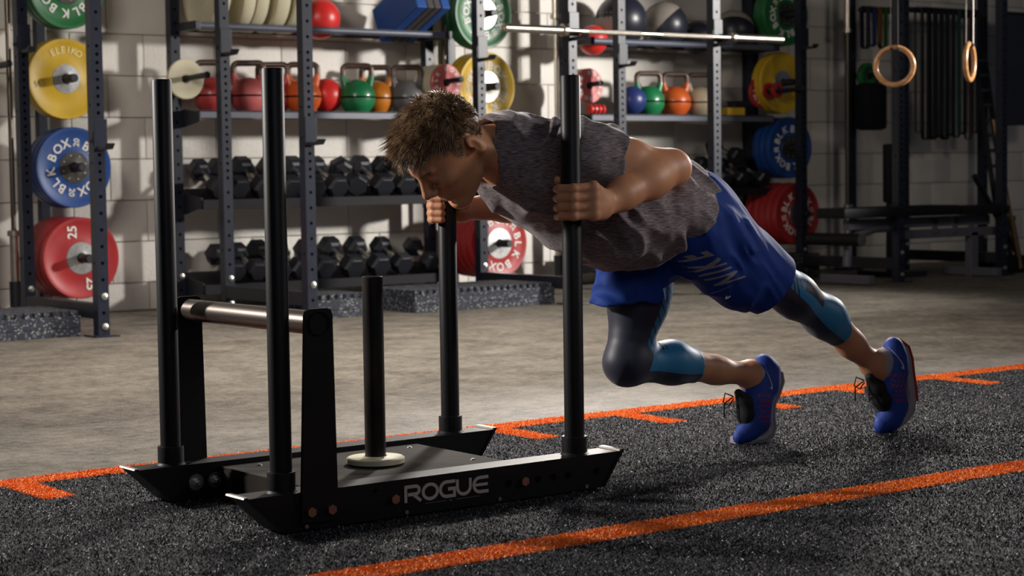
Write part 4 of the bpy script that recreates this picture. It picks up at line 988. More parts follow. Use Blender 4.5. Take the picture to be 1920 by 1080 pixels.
lace_m = mat('black_lace', (.006, .006, .007), .7)
swoosh_m = mat('silver_print', (.5, .48, .5), .5)
dim_print = mat('dim_silver_print', (.26, .25, .29), .6)
red_thread = mat('red_thread', (.42, .03, .05), .6)

per = thing('person', 'short-haired athlete in grey tee, blue shorts and tights pushing the sled', 'person', (3.5, 3.86, 0))

# ---- joints (metres)
E_ = np.array((2.733, 3.86, .853)); fw = np.array((-.6, 0, -.8)); hu = np.array((-.8, 0, .6)); hl = np.array((0, -1., 0)); HS = 1.06
tw = math.radians(-7); fw = fw*math.cos(tw)+hl*math.sin(tw); hl = np.cross(hu, fw)*-1; hl = hl if hl[1] < 0 else -hl
def H(f, u, l=0): return E_+HS*(f*fw+u*hu+l*hl)
AX = (fw, hu, hl)
NB = np.array((2.885, 3.86, .835)); LS = np.array((2.990, 3.672, .822)); LE = np.array((3.243, 3.628, .790)); LW_ = np.array((2.972, 3.577, .700))
RS = np.array((3.02, 4.05, .825)); RE = np.array((3.19, 4.13, .70)); RW_ = np.array((2.957, 4.143, .686))
CH = np.array((3.03, 3.86, .777)); BE = np.array((3.25, 3.86, .725)); PE = np.array((3.44, 3.86, .675))
LH_ = np.array((3.43, 3.775, .648)); LK = np.array((3.825, 3.765, .425)); LA = np.array((4.168, 3.78, .205))
RH_ = np.array((3.455, 3.945, .635)); RK = np.array((3.343, 3.93, .258)); RA = np.array((3.785, 3.90, .196))
def lerp(a, b, t): return np.asarray(a)*(1-t)+np.asarray(b)*t

def legs(f, g, which=(0, 1), t0=0):
    """the legs, grown by g"""
    L2 = ((LH_, LK, LA, np.array((.5, 0, .86))), (RH_, RK, RA, np.array((.8, 0, .6))))
    for i in which:
        h, k, a, bk = L2[i]
        if t0 < .3: f.cap(h, lerp(h, k, .55), .088+g, .076+g, .04)
        f.cap(lerp(h, k, max(.5, t0)), k, .076+g, .053+g, .04); f.ell(k, (.054+g,)*3, .03)
        d = (a-k)/np.linalg.norm(a-k); n = bk-d*(bk@d); n = n/np.linalg.norm(n)
        f.cap(k, lerp(k, a, .35)+n*.012, .05+g, .054+g, .03); f.cap(lerp(k, a, .35)+n*.012, lerp(k, a, .72)+n*.004, .054+g, .036+g, .03); f.cap(lerp(k, a, .7), a, .036+g, .031+g, .03)

f = Field(axis((2.50, 3.0, .0028), (3.0, 3.38, .0042), (3.38, 4.42, .0062)), axis((3.48, 3.66, .003), (3.66, 4.03, .0044), (4.03, 4.26, .003)), axis((.0, .60, .0062), (.60, 1.02, .0028)))
# torso
f.ell(CH, (.2, .17, .115), .05, ((.93, 0, -.25), (0, 1, 0), (.25, 0, .93))); f.ell(BE, (.2, .14, .105), .06, ((.93, 0, -.3), (0, 1, 0), (.3, 0, .93))); f.ell(PE, (.13, .16, .115), .06)
f.cap(lerp(CH, LS, .3), LS, .07, .058, .05); f.cap(lerp(CH, RS, .3), RS, .07, .058, .05)
f.cap(H(-.02, -.035), NB, .057, .063, .03); f.cap(NB, lerp(NB, CH, .5), .064, .09, .05)
for s in (-1, 1): f.cap(H(-.02, -.02, .05*s), lerp(NB, CH, .3)-np.array((0, 0, .05))+np.array((0, -.03*s, 0)), .016, .018, .03)
# arms
f.cap(LS, lerp(LS, LE, .5)+np.array((0, 0, .004)), .060, .053, .03); f.cap(lerp(LS, LE, .5), LE, .053, .041, .03); f.ell(lerp(LS, LE, .45)+np.array((0, -.004, -.014)), (.07, .045, .046), .03)
d = LW_-LE
f.ell(LE+np.array((.012, -.002, -.004)), (.036, .036, .036), .02)
f.cap(LE, lerp(LE, LW_, .35), .043, .047, .03); f.cap(lerp(LE, LW_, .3), lerp(LE, LW_, .72), .047, .036, .03); f.cap(lerp(LE, LW_, .7), LW_, .036, .031, .03, fl=((0, 1, 0), .85))
f.cap(RS, RE, .056, .041, .03); f.cap(RE, lerp(RE, RW_, .4), .042, .043, .03); f.cap(lerp(RE, RW_, .35), RW_, .043, .03, .03)
# hands: metacarpals, fingers round the pole, thumb
def hand(wr, pole, sg, zs, dz, thumb):
    px, py = pole
    rad = (.0112, .0116, .0112, .0100)
    for i, z in enumerate(zs):
        P = [np.array((px+a, py+sg*b, z+dz*c)) for a, b, c in ((.024, -.050, .3), (-.024, -.0385, 0), (-.0400, -.006, 0), (-.0300, .0205, -.1))]
        f.cap(wr+np.array((0, 0, (zs[i]-np.mean(zs))*.5)), P[0]+np.array((.004, 0, 0)), .023, .0155, .018)
        f.ell(P[0]+np.array((.002, -sg*.003, 0)), (.0142,)*3, .008)
        for a, b, r0, r1 in zip(P, P[1:], (1.12, 1.0, .95), (1.04, .95, .86)): f.cap(a, b, rad[i]*r0, rad[i]*r1, .0035)
        f.ell(P[1], (rad[i]*1.12,)*3, .004)
    for a, b, r0, r1 in thumb: f.cap(a, b, r0, r1, .008)
hand(LW_+np.array((-.012, -.004, .004)), (2.887, 3.5945), 1, (.742, .7195, .6965, .6745), .01,
     [((2.955, 3.588, .700), (2.925, 3.628, .722), .018, .0135), ((2.925, 3.628, .722), (2.893, 3.636, .745), .0125, .011), ((2.893, 3.636, .745), (2.866, 3.622, .764), .011, .0095)])
hand(RW_+np.array((-.01, .002, .004)), (2.887, 4.125), -1, (.7165, .697, .678, .661), .01,
     [((2.94, 4.125, .69), (2.922, 4.088, .70), .017, .0135), ((2.922, 4.088, .70), (2.892, 4.082, .716), .0125, .011), ((2.892, 4.082, .716), (2.862, 4.094, .728), .011, .0095)])
# legs and feet (inside the shoes)
legs(f, 0)
LHe, LBa, LTo = np.array((4.255, 3.78, .225)), np.array((4.265, 3.78, .085)), np.array((4.228, 3.78, .04))
RHe, RBa, RTo = np.array((3.850, 3.90, .195)), np.array((3.815, 3.895, .055)), np.array((3.762, 3.885, .032))
for a, he, ba, to in ((LA, LHe, LBa, LTo), (RA, RHe, RBa, RTo)):
    sh = np.array((-.014, 0, .004)); f.cap(a, he+sh, .033, .024, .02); f.cap(a, ba+sh, .034, .022, .03); f.cap(he+sh, ba+sh, .024, .024, .03); f.cap(ba+sh, to, .022, .013, .02)
# head
f.ell(H(.012, .046), np.array((.1, .088, .078))*HS, .02, AX); f.ell(H(.052, .005), np.array((.066, .088, .064))*HS, .03, AX)
f.ell(H(.06, -.05), np.array((.052, .05, .05))*HS, .03, AX); f.ell(H(.097, -.09), (.021, .02, .024), .025, AX)
for s in (-1, 1):
    f.cap(H(.03, -.062, .046*s), H(.088, -.088, .018*s), .017, .018, .02)                # jaw line
    f.ell(H(.083, -.002, .043*s), (.026, .02, .021), .02, AX)                              # cheekbone
    f.ell(H(.128, .017, .032*s), (.02, .014, .02), .012, AX, 'sub')                        # eye socket
    f.ell(H(.101, .016, .032*s), (.0145, .0135, .0165), .004, AX)                          # closed lid
    f.cap(H(.1125, .0395, .014*s), H(.1, .042, .046*s), .0095, .008, .012)                 # brow ridge
    f.ell(H(.126, -.018, .0125*s), (.011, .009, .0085), .006, AX)                          # nostril wing
    f.ell(H(-.012, .003, .083*s), (.021, .034, .0075), .006, (fw*.94+hu*-.2+hl*.35*s, hu*.96+fw*-.22, hl*s-fw*.35))
    f.ell(H(-.002, .002, .092*s), (.011, .021, .007), .005, (fw, hu, hl), 'sub')
f.cap(H(.108, .036), H(.137, -.008), .0085, .0115, .012); f.ell(H(.139, -.012), (.012, .010, .0115), .006, AX)
f.cap(H(.111, -.022), H(.113, -.036), .010, .010, .01)
f.cap(H(.113, -.046, -.016), H(.113, -.046, .016), .0072, k=.006); f.cap(H(.111, -.0575, -.014), H(.111, -.0575, .014), .0082, k=.006)
f.cap(H(.124, -.0517, -.02), H(.124, -.0517, .02), .0028, k=.004, op='sub'); f.cap(H(.113, -.071, -.012), H(.113, -.071, .012), .005, k=.012, op='sub')
Vb, Qb = f.mesh(); body = np_mesh('body', Vb, Qb, skin, per, 1)
del f

# ---- T-shirt
s = Field(axis((2.80, 3.62, .0042)), axis((3.55, 4.16, .0046)), axis((.47, 1.02, .0042)))
s.ell(CH+np.array((0, 0, -.006)), (.212, .19, .132), .05, ((.93, 0, -.25), (0, 1, 0), (.25, 0, .93)))
s.ell(BE+np.array((-.01, 0, -.03)), (.23, .172, .142), .08, ((.93, 0, -.3), (0, 1, 0), (.3, 0, .93)))
s.ell(np.array((3.42, 3.86, .685)), (.15, .18, .135), .08, ((.9, 0, -.4), (0, 1, 0), (.4, 0, .9)))
s.ell(np.array((3.22, 3.84, .637)), (.17, .14, .08), .06, ((.97, 0, -.2), (0, 1, 0), (.2, 0, .97)))
s.cap((3.375, 3.745, .68), (3.27, 3.765, .635), .066, .058, .06); s.cap((3.375, 3.975, .68), (3.27, 3.955, .635), .066, .058, .06)
s.cap(NB+np.array((-.03, 0, .012)), CH, .074, .1, .05); s.cap(NB+np.array((-.025, 0, .018)), CH+np.array((-.06, 0, .03)), .056, .075, .05)
AD = (LE-LS)/np.linalg.norm(LE-LS); hemL = lerp(LS, LE, .29); hemR = lerp(RS, RE, .5); ADr = (RE-RS)/np.linalg.norm(RE-RS)
s.cap(lerp(CH, LS, .35), LS, .082, .070, .05); s.cap(LS+np.array((-.01, 0, .004)), lerp(LS, LE, .6), .071, .067, .03, clip=(hemL, AD))
s.cap(lerp(CH, RS, .35), RS, .082, .070, .05); s.cap(RS, lerp(RS, RE, .8), .071, .067, .03, clip=(hemR, ADr))
P = s.pts((slice(None),)*3)
# folds: stretched noise, stronger on the shoulder and the loose belly
q = P.reshape(-1, 3); near = np.abs(s.F.ravel()) < .03; qq = q[near]
A1 = vnoise(np.c_[(qq[:, 0]*.8+qq[:, 2]*.9)*17, qq[:, 1]*7, (qq[:, 2]-qq[:, 0])*5.5], 3); A2 = vnoise(np.c_[qq[:, 0]*30-qq[:, 1]*14, qq[:, 1]*14, qq[:, 2]*10], 5)
amp = .010+.009*np.clip((.70-qq[:, 2])/.1, 0, 1)+.006*np.clip((qq[:, 2]-.83)/.06, 0, 1)
D = (1-np.abs(2*A1-1)*1.6)*amp+(A2-.5)*.008
ff = s.F.ravel(); ff[near] -= D*1.2; s.F = ff.reshape(s.F.shape)
for a, b, r in (((3.06, 3.66, .885), (3.055, 3.60, .80), .009), ((3.035, 3.67, .895), (3.03, 3.602, .82), .008), ((3.01, 3.68, .90), (2.985, 3.61, .83), .007), ((2.96, 3.75, .915), (2.90, 3.70, .86), .008),
                ((3.10, 3.80, .91), (3.0, 3.76, .905), .010), ((3.2, 3.72, .62), (3.28, 3.72, .55), .012), ((3.12, 3.70, .66), (3.2, 3.71, .57), .010), ((3.3, 3.7, .69), (3.34, 3.7, .58), .011), ((3.38, 3.69, .72), (3.42, 3.69, .63), .010)):
    s.cap(a, b, r, r*.6, .022)
nrm = np.array((.78, 0, -.63))
hem = lambda p: (p-np.array((3.505, 3.86, .760)))@nrm+.25*(np.abs(p[..., 2]-.66))**1.4*.0
s.cut(lambda p: (p-np.array((3.498, 3.86, .762)))@nrm-.022*np.exp(-((p[..., 2]-.665)/.085)**2))
# open neck and hem
s.cap(H(.03, -.06), NB+np.array((-.02, 0, -.01)), .062, .068, .006, 'sub'); s.cap(H(-.03, .0), NB+np.array((-.035, 0, .012)), .05, .066, .006, 'sub')
Vt, Q = s.mesh(); shirt = np_mesh('t_shirt', Vt, Q, shirt_m, per, 1); tag(shirt, 'heather grey short-sleeved T-shirt')
del s
# ribbed edges: collar, sleeve hem
bv = BVHTree.FromPolygons([tuple(v) for v in Vt], [tuple(r) for r in Q.tolist()])

# ---- shorts
s = Field(axis((3.20, 3.86, .0042)), axis((3.58, 4.12, .0046)), axis((.36, .86, .0042)))
LHm = np.array((3.7238, 3.7650, 0.4622)); RHm = np.array((3.3551, 3.9300, 0.4292))
s.ell(np.array((3.485, 3.86, .663)), (.12, .160, .122), .05, ((.8, 0, -.6), (0, 1, 0), (.6, 0, .8)))
s.cap((3.47, 3.79, .645), lerp(LHm, LHm+(LHm-LH_), .3), .118, .076, .05, clip=(LHm, LHm-LH_), fl=((0, 1, 0), .92))
s.cap((3.50, 3.77, .56), (3.60, 3.765, .47), .082, .068, .07, clip=(LHm, LHm-LH_), fl=((0, 1, 0), .9))
s.cap((3.43, 3.94, .63), RHm+(RHm-RH_)*.4, .118, .098, .05, clip=(RHm, (.02, 0, -1)), fl=((0, 1, 0), .9))
P = s.pts((slice(None),)*3); q = P.reshape(-1, 3); ff = s.F.ravel(); near = np.abs(ff) < .03; qq = q[near]
A1 = vnoise(np.c_[(qq[:, 0]-qq[:, 2])*9, qq[:, 1]*9, (qq[:, 0]+qq[:, 2])*24], 11); A2 = vnoise(np.c_[(qq[:, 0]+qq[:, 2]*.6)*34, qq[:, 1]*18, (qq[:, 0]-qq[:, 2])*8], 12)
ff[near] -= (1-np.abs(2*A1-1)*1.6)*.006+(A2-.5)*.008; s.F = ff.reshape(s.F.shape)
for a, b, r in (((3.56, 3.68, .64), (3.68, 3.69, .50), .008), ((3.50, 3.68, .66), (3.57, 3.665, .56), .009), ((3.62, 3.70, .60), (3.73, 3.71, .49), .008)): s.cap(a, b, r, r*.6, .02)
s.cap(LH_, lerp(LH_, LK, .9), .098, .072, .03, clip=(LHm, LHm-LH_))
s.cut(lambda p: -((p-np.array((3.515, 3.86, .762)))@np.array((.78, 0, -.63))+.035))
# hollow leg openings
s.cap(LHm-(LHm-LH_)*.05, LHm+(LHm-LH_)*.3, .066, .068, .004, 'sub'); s.cap(RHm+np.array((0, 0, .03)), RHm-np.array((0, 0, .1)), .088, .092, .004, 'sub')
Vs, Qs = s.mesh(); shorts = np_mesh('shorts', Vs, Qs, short_m, per, 1); tag(shorts, 'loose royal blue shorts'); del s
sb = BVHTree.FromPolygons([tuple(v) for v in Vs], [tuple(r) for r in Qs.tolist()])
def project(mb, bvh, d, lift):
    """lay a flat mesh on a surface by casting each vertex along d"""
    d = Vector(d).normalized(); out = []
    for v in mb.v:
        p = Vector(v); h = bvh.ray_cast(p-d*.3, d)
        out.append(tuple((h[0]-d*lift) if h[0] else p))
    mb.v = out
    if lift == .0015:                                     # drop what runs over the edge of the leg
        keep = [i for i, fc in enumerate(mb.f) if max(out[k][1] for k in fc)-min(out[k][1] for k in fc) < .03 and sum(out[k][1] for k in fc)/len(fc) < 3.80]
        mb.f = [mb.f[i] for i in keep]; mb.mi = [0]*len(keep)
    return mb
def subdiv(vs, fs, n=2):
    b = bmesh.new(); V = [b.verts.new((x, y, 0)) for x, y in vs]
    for fc in fs:
        try: b.faces.new([V[i] for i in fc])
        except ValueError: pass
    for _ in range(n): bmesh.ops.subdivide_edges(b, edges=[e for e in b.edges if e.calc_length() > .006], cuts=1, use_grid_fill=False)
    bmesh.ops.triangulate(b, faces=b.faces[:]); b.verts.index_update()
    r = [(v.co.x, v.co.y) for v in b.verts], [tuple(v.index for v in fc.verts) for fc in b.faces]; b.free(); return r
def subdiv_m(vs, fs, su, sw):
    q, f2 = subdiv([(a*su, b*sw) for a, b in vs], fs, 5); return [(a/su, b/sw) for a, b in q], f2
SW = [(0, .10), (.06, .02), (.13, -.02), (.25, .01), (1, .42), (.3, .13), (.2, .115), (.13, .145), (.105, .22), (.13, .33), (.06, .24)]
def decal(polys, o, u, w, d, bvh, lift=.0015):
    """polys: (verts2d, faces) list mapped on plane o,u,w then projected along d"""
    mb = MB(); o, u, w = Vector(o), Vector(u), Vector(w)
    for vs, fs in polys:
        vs, fs = subdiv_m(vs, fs, Vector(u).length, Vector(w).length); mb.add([o+u*a+w*b for a, b in vs], fs)
    return project(mb, bvh, d, lift)
# big word along the thigh, reading from the hem up to the waist, then the tick near the hem
P0, P1 = Vector((3.5088, 3.6600, 0.4850)), Vector((3.3146, 3.6600, 0.5914)); du = (P1-P0).normalized(); dn = Vector((0, -1, 0)); dw = Vector((3.4159, 3.6600, 0.5104)); 
dw = (Vector((3.3836, 3.6600, 0.5216))-Vector((3.4899, 3.6600, 0.5527))).normalized()
polys = []
word_h = .078; xs = [.005, .042, .072, .108]; wd_ = [.030, .022, .034, .032]
for ch, x0 in zip('NIKE', (.012, .052, .088, .134)):
    vs, fs = glyphs(ch, 1, .03); mx = max(abs(v[0]) for v in vs); polys.append(([(x0+v[0]*.040, v[1]*word_h) for v in vs], fs))
o_ = P0
for pg in polys: decal([pg], o_, du, dw, (.15, 1, 0), sb, .0015).build('letter', dim_print, shorts, smooth=0, fix=False)
S0 = Vector((3.4595, 3.6600, 0.4361)); Su = Vector((3.5402, 3.6600, 0.4706))-S0
d = decal([([(a, b) for a, b in SW], [tuple(range(len(SW)))])], S0, Su, Vector((-Su.z, 0, Su.x))*-.62 if False else Vector((-.012, 0, .022))*1.3, (.15, 1, 0), sb, .0015); d.build('swoosh', dim_print, shorts, smooth=0, fix=False)

# ---- leggings (both legs, knee length) with printed panels
LC, RC = np.array((4.0217, 3.7700, 0.3169)), np.array((3.5787, 3.9250, 0.2206)); VL = []; QL = []; no = 0
for i, (bx, c, h, k, a, t0) in enumerate((((3.52, 4.02, .24, .66), LC, LH_, LK, LA, .50), ((3.24, 3.66, .17, .56), RC, RH_, RK, RA, .30))):
    s = Field(axis((bx[0], bx[1], .0030)), axis((3.66 if i == 0 else 3.83, 3.87 if i == 0 else 4.04, .0030)), axis((bx[2], bx[3], .0030)))
    legs(s, .0035, (i,)); d1 = (a-k)/np.linalg.norm(a-k); d0 = (k-h)/np.linalg.norm(k-h); st_ = lerp(h, k, t0)
    s.cut(lambda p: np.maximum((p-c)@d1-.5*((p-k)@d1 < -.02), -((p-st_)@d0))); V_, Q_ = s.mesh(); VL.append(V_); QL.append(Q_+no); no += len(V_); del s
Vl, Ql = np.concatenate(VL), np.concatenate(QL)
def leg_par(P, h, k, a):
    r = []; 
    for p0, p1 in ((h, k), (k, a)):
        d = p1-p0; t = np.clip(((P-p0)@d)/(d@d), 0, 1); q = P-(p0+t[:, None]*d); r.append((t, q, np.sqrt((q**2).sum(1)), d/np.linalg.norm(d)))
    first = r[0][2] <= r[1][2]; t = np.where(first, r[0][0], 1+r[1][0]); q = np.where(first[:, None], r[0][1], r[1][1]); return t, q/np.maximum(np.sqrt((q**2).sum(1)), 1e-6)[:, None], np.minimum(r[0][2], r[1][2])
tl, ql, dl = leg_par(Vl, LH_, LK, LA); trr, qr, dr = leg_par(Vl, RH_, RK, RA); isl = dl < dr
bl_ = np.array((.52, -.42, .854)); bl_ /= np.linalg.norm(bl_); cl = ql@bl_; sl_ = -ql[:, 1]
sm = lambda x, w=.06: np.clip(x/w+.5, 0, 1)
thr = .38-.55*np.clip((tl-.62)/.65, 0, 1)
band_l = sm(cl-thr)
inset = sm(cl-.45)*sm(tl-.94, .03)*sm(1.16-tl-.05*(cl-.6), .03); slit = sm(cl-.1)*sm(.78-cl)*sm(tl-.68, .02)*sm(.92-tl, .02)*sm(np.sin((tl+.12*cl)*2*PI/.042)-.35, .5)
left_p = band_l*(1-inset)*(1-slit)
br = np.array((.8, -.6, .0)); brs = np.array((.1, -.25, .97)); cr = np.where(trr < 1, qr@br, qr@brs)
th = sm(cr-.70)*sm(trr-.3)*sm(.88-trr+.15*(cr-.8), .03); ths = sm(np.sin((trr-.25*cr)*2*PI/.075)-.72, .3)
shank = sm(cr+.02)*sm(trr-1.12+.04*(1-cr), .03); cut2 = sm(cr-.88)*sm(trr-1.16, .02)*sm(1.24-trr, .02)*sm(np.sin(trr*2*PI/.03), .4)
right_p = np.maximum(th*(1-ths), shank*(1-cut2))
tights = np_mesh('leggings', Vl, Ql, tights_m, per, 1, {'panel': np.where(isl, left_p, right_p)}); tag(tights, 'navy three-quarter leggings with bright blue panels')

# ---- socks and running shoes
def shoe(nm, lab, A, ank, up, toe_c, heel_c, ball_c, sole_path, yc, tongue, laces, red, collar):
    """A: list of (point, radius) for the upper; sole_path: outer line of the sole from heel to toe; collar: heel and tongue ends of the opening"""
    xs = [p[0] for p, r in A]; zs = [p[2] for p, r in A]
    s = Field(axis((min(xs)-.08, max(xs)+.08, .0032)), axis((yc-.075, yc+.075, .0034)), axis((max(min(zs)-.07, -.01), max(zs)+.09, .0032)))
    for (p, r), (q, r2) in zip(A, A[1:]): s.cap(p, q, r, r2, .02, fl=((0, 1, 0), .92))
    c0, c1 = np.array(collar[0]), np.array(collar[1]); cv = c1-c0; cn_ = np.array((-cv[2], 0, cv[0])); cn_ = cn_/np.linalg.norm(cn_); cn_ = cn_ if cn_@(up-ank) > 0 else -cn_; cl_ = np.linalg.norm(cv)
    def cutf(p):
        t = ((p-c0)@cv)/(cl_*cl_); return (p-c0)@cn_+.034*np.sin(np.clip(t, 0, 1)*PI)**.8-.004*0
    s.cut(cutf)
    sp = [np.array(p) for p in sole_path]
    Vt, Q = s.mesh(); o = np_mesh(nm, Vt, Q, shoe_m, per, 1); tag(o, lab); bv = BVHTree.FromPolygons([tuple(v) for v in Vt], [tuple(r) for r in Q.tolist()])
    # sole: thick slab following the path
    b = MB(); n = len(sp); N = 10; vs = []; fs = []; ww = np.interp(np.linspace(0, 1, n), [0, .12, .35, .6, .8, .95, 1], [.024, .034, .034, .043, .045, .034, .016]); tt = np.interp(np.linspace(0, 1, n), [0, .15, .6, 1], [.024, .037, .03, .018])
    for i, p in enumerate(sp):
        t = sp[min(i+1, n-1)]-sp[max(i-1, 0)]; t = t/np.linalg.norm(t); nn = np.array((-t[2], 0, t[0])); nn = nn if nn@(ank-p) > 0 else -nn
        for j in range(N):
            a = 2*PI*j/N; ca, sa = math.cos(a), math.sin(a); e = .55; sy = math.copysign(abs(ca)**e, ca)*ww[i]; sn = math.copysign(abs(sa)**e, sa)*tt[i]/2+tt[i]/2
            vs.append((p[0]+nn[0]*sn, yc+sy, p[2]+nn[2]*sn))
    for i in range(n-1):
        for j in range(N): fs.append((i*N+j, i*N+(j+1) % N, (i+1)*N+(j+1) % N, (i+1)*N+j))
    fs += [tuple(range(N-1, -1, -1)), tuple(range((n-1)*N, n*N))]
    b.add(vs, fs).build('sole', sole_m, o, smooth=50)
    # thin outsole tread
    b = MB(); vs = []; fs = []
    for i, p in enumerate(sp):
        t = sp[min(i+1, n-1)]-sp[max(i-1, 0)]; t = t/np.linalg.norm(t); nn = np.array((-t[2], 0, t[0])); nn = nn if nn@(ank-p) > 0 else -nn
        for q_, w_ in ((-.003, 1), (-.003, -1), (.003, -1), (.003, 1)): vs.append((p[0]+nn[0]*q_, yc+w_*ww[i]*.96, p[2]+nn[2]*q_))
    m = int(n*.62) if red else n
    vs = vs[:4*m]
    for i in range(m-1):
        for j in range(4): fs.append((i*4+j, i*4+(j+1) % 4, i*4+4+(j+1) % 4, i*4+4+j))
    fs += [(3, 2, 1, 0), tuple(range((m-1)*4, m*4))]
    b.add(vs, fs).build('outsole', red_sole if red else sole_m, o, smooth=0)
    # tongue and laces
    tp = [np.array(p) for p, r in tongue]; f2 = Field(axis((min(p[0] for p in tp)-.05, max(p[0] for p in tp)+.05, .003)), axis((yc-.06, yc+.06, .003)), axis((min(p[2] for p in tp)-.05, max(p[2] for p in tp)+.05, .003)))
    for (p, r), (q, r2) in zip(tongue, tongue[1:]): f2.cap(p, q, r, r2, .015, fl=((0, 1, 0), 1.15))
    Vg, Qg = f2.mesh(); np_mesh('tongue', Vg, Qg, lace_m, o, 1)
    lc = MB()
    for (a, c) in laces:
        a, c = Vector(a), Vector(c); mid = (a+c)/2; out = (mid-Vector((ank+np.array(heel_c))/2)); out.y = 0; out.normalize(); lc.tube([a, a.lerp(c, .22)+out*.021, mid+out*.0285, a.lerp(c, .78)+out*.021, c], .0028, 6)
    lc.build('laces', lace2_m, o); lc = MB()
    t0 = Vector(tongue[0][0])
    for sgn in (-1, 1):
        lc.tube([t0+Vector((-.012, sgn*.008, -.01)), t0+Vector((-.03, sgn*.024, .0)), t0+Vector((-.034, sgn*.028, -.025)), t0+Vector((-.02, sgn*.018, -.035)), t0+Vector((-.012, sgn*.008, -.015))], .0023, 6)
        lc.tube([t0+Vector((-.014, sgn*.01, -.012)), t0+Vector((-.032, sgn*.026, -.03)), t0+Vector((-.03, sgn*.028, -.07))], .0022, 6)
    lc.build('lace_bow', lace_m, o)
    return o, bv
def pl_(*p): return np.array(p)
# left shoe (nearest, up on the toes)
yl = 3.782
LSP = [(4.2558, 3.7450, 0.2755), (4.2909, 3.7450, 0.2510), (4.3050, 3.7450, 0.2151), (4.3120, 3.7450, 0.1700), (4.3190, 3.7450, 0.1248), (4.3213, 3.7450, 0.0862), (4.3094, 3.7450, 0.0521), (4.2787, 3.7450, 0.0262), (4.2388, 3.7450, 0.0108), (4.2155, 3.7450, 0.0034), (4.1854, 3.7450, 0.0047)]
LUP2 = [(np.array((4.2398, 3.7680, 0.2513)), 0.031), (np.array((4.2444, 3.7680, 0.2209)), 0.036), (np.array((4.2419, 3.7680, 0.1830)), 0.041), (np.array((4.2232, 3.7680, 0.1337)), 0.047), (np.array((4.2370, 3.7680, 0.0786)), 0.043), (np.array((4.2229, 3.7680, 0.0417)), 0.036), (np.array((4.1881, 3.7680, 0.0227)), 0.025)]
tl_ = [((4.1358, 3.7680, 0.1705), .012), ((4.1654, 3.7680, 0.1368), .023), ((4.1883, 3.7680, 0.1018), .026), ((4.2090, 3.7680, 0.0683), .021)]
def lace_rows(tongue, k, yc, hw):
    r = []; 
    for i in range(k):
        t = i/(k-1); q = lerp(tongue[1][0], tongue[3][0], t); q2 = lerp(tongue[1][0], tongue[3][0], min(1, t+.12)); r.append(((q[0]-.004, yc-hw, q[2]+.0), (q2[0]-.004, yc+hw, q2[2]))); r.append(((q2[0]-.004, yc-hw, q2[2]), (q[0]-.004, yc+hw, q[2])))
    return r
lshoe, lbv = shoe('shoe', 'left blue running shoe with a red heel outsole', LUP2, LA, LA+(LK-LA)*.4, LTo, LHe, LBa, LSP, yl, tl_, lace_rows(tl_, 6, yl, .028), True, ((4.1866, 3.7680, 0.2817), (4.1222, 3.7680, 0.1637)))
yr = 3.898
RSP = [(3.8520, 3.8620, 0.2112), (3.8798, 3.8620, 0.1937), (3.8840, 3.8620, 0.1686), (3.8686, 3.8620, 0.1358), (3.8468, 3.8620, 0.1067), (3.8401, 3.8620, 0.0733), (3.8420, 3.8620, 0.0423), (3.8311, 3.8620, 0.0155), (3.7968, 3.8620, 0.0003), (3.7545, 3.8620, -0.0001), (3.7126, 3.8620, 0.0055)]
RUP = [(np.array((3.8204, 3.8840, 0.2211)), 0.031), (np.array((3.8330, 3.8840, 0.2017)), 0.036), (np.array((3.8242, 3.8840, 0.1653)), 0.041), (np.array((3.7897, 3.8840, 0.1188)), 0.047), (np.array((3.7850, 3.8840, 0.0700)), 0.045), (np.array((3.7551, 3.8840, 0.0359)), 0.031), (np.array((3.7235, 3.8840, 0.0205)), 0.021)]
tr_ = [((3.7205, 3.8840, 0.1476), .012), ((3.7454, 3.8840, 0.1195), .023), ((3.7514, 3.8840, 0.0853), .025), ((3.7490, 3.8840, 0.0594), .021)]
rshoe, rbv = shoe('shoe', 'right blue running shoe with a grey sole', RUP, RA, RA+(RK-RA)*.4, RTo, RHe, RBa, RSP, yr, tr_, lace_rows(tr_, 6, yr, .028), False, ((3.7781, 3.8840, 0.2456), (3.6934, 3.8840, 0.1483)))
for o, bvh, (a, b, c), nm in ((lshoe, lbv, ((4.2411, 3.7200, 0.1898), (4.2065, 3.7200, 0.2708), -1), 'l'), (rshoe, rbv, ((3.8110, 3.8300, 0.1524), (3.8053, 3.8300, 0.2262), -1), 'r')):
    a, b = Vector(a), Vector(b); u = b-a; w = Vector((-u.z, 0, u.x))*(1 if nm == 'l' else 1)
    d = decal([(SW, [tuple(range(len(SW)))])], a, u, w*-.55 if False else w*.45, (.25, 1, 0), bvh, .0012); d.build('swoosh', swoosh_m, o, smooth=0, fix=False)
# red woven flecks on the side of the upper
for o, bvh, cx, rows in ((lshoe, lbv, [(4.1878, 3.7200, 0.1734), (4.2481, 3.7200, 0.1688), (4.2014, 3.7200, 0.0860), (4.2572, 3.7200, 0.0812)], 6), (rshoe, rbv, [(3.7616, 3.8400, 0.1403), (3.8081, 3.8400, 0.1365), (3.7650, 3.8400, 0.0516), (3.8074, 3.8400, 0.0477)], 6)):
    mb = MB()
    for i in range(rows):
        for j in range(4):
            p = lerp(lerp(cx[0], cx[1], (j+.5*(i % 2))/4), lerp(cx[2], cx[3], (j+.5*(i % 2))/4), i/rows); u = (np.array(cx[1])-np.array(cx[0]))*.2; w = np.array((0, 0, .0022))
            sl2 = np.array((0, 0, (-.004 if i % 2 else .004)))
            mb.add([p-u*.5-w-sl2, p+u*.5-w+sl2, p+u*.5+w+sl2, p-u*.5+w-sl2], [(0, 1, 2, 3)])
    project(mb, bvh, (.3, 1, 0), .0012).build('red_flecks', red_thread, o, smooth=0, fix=False)
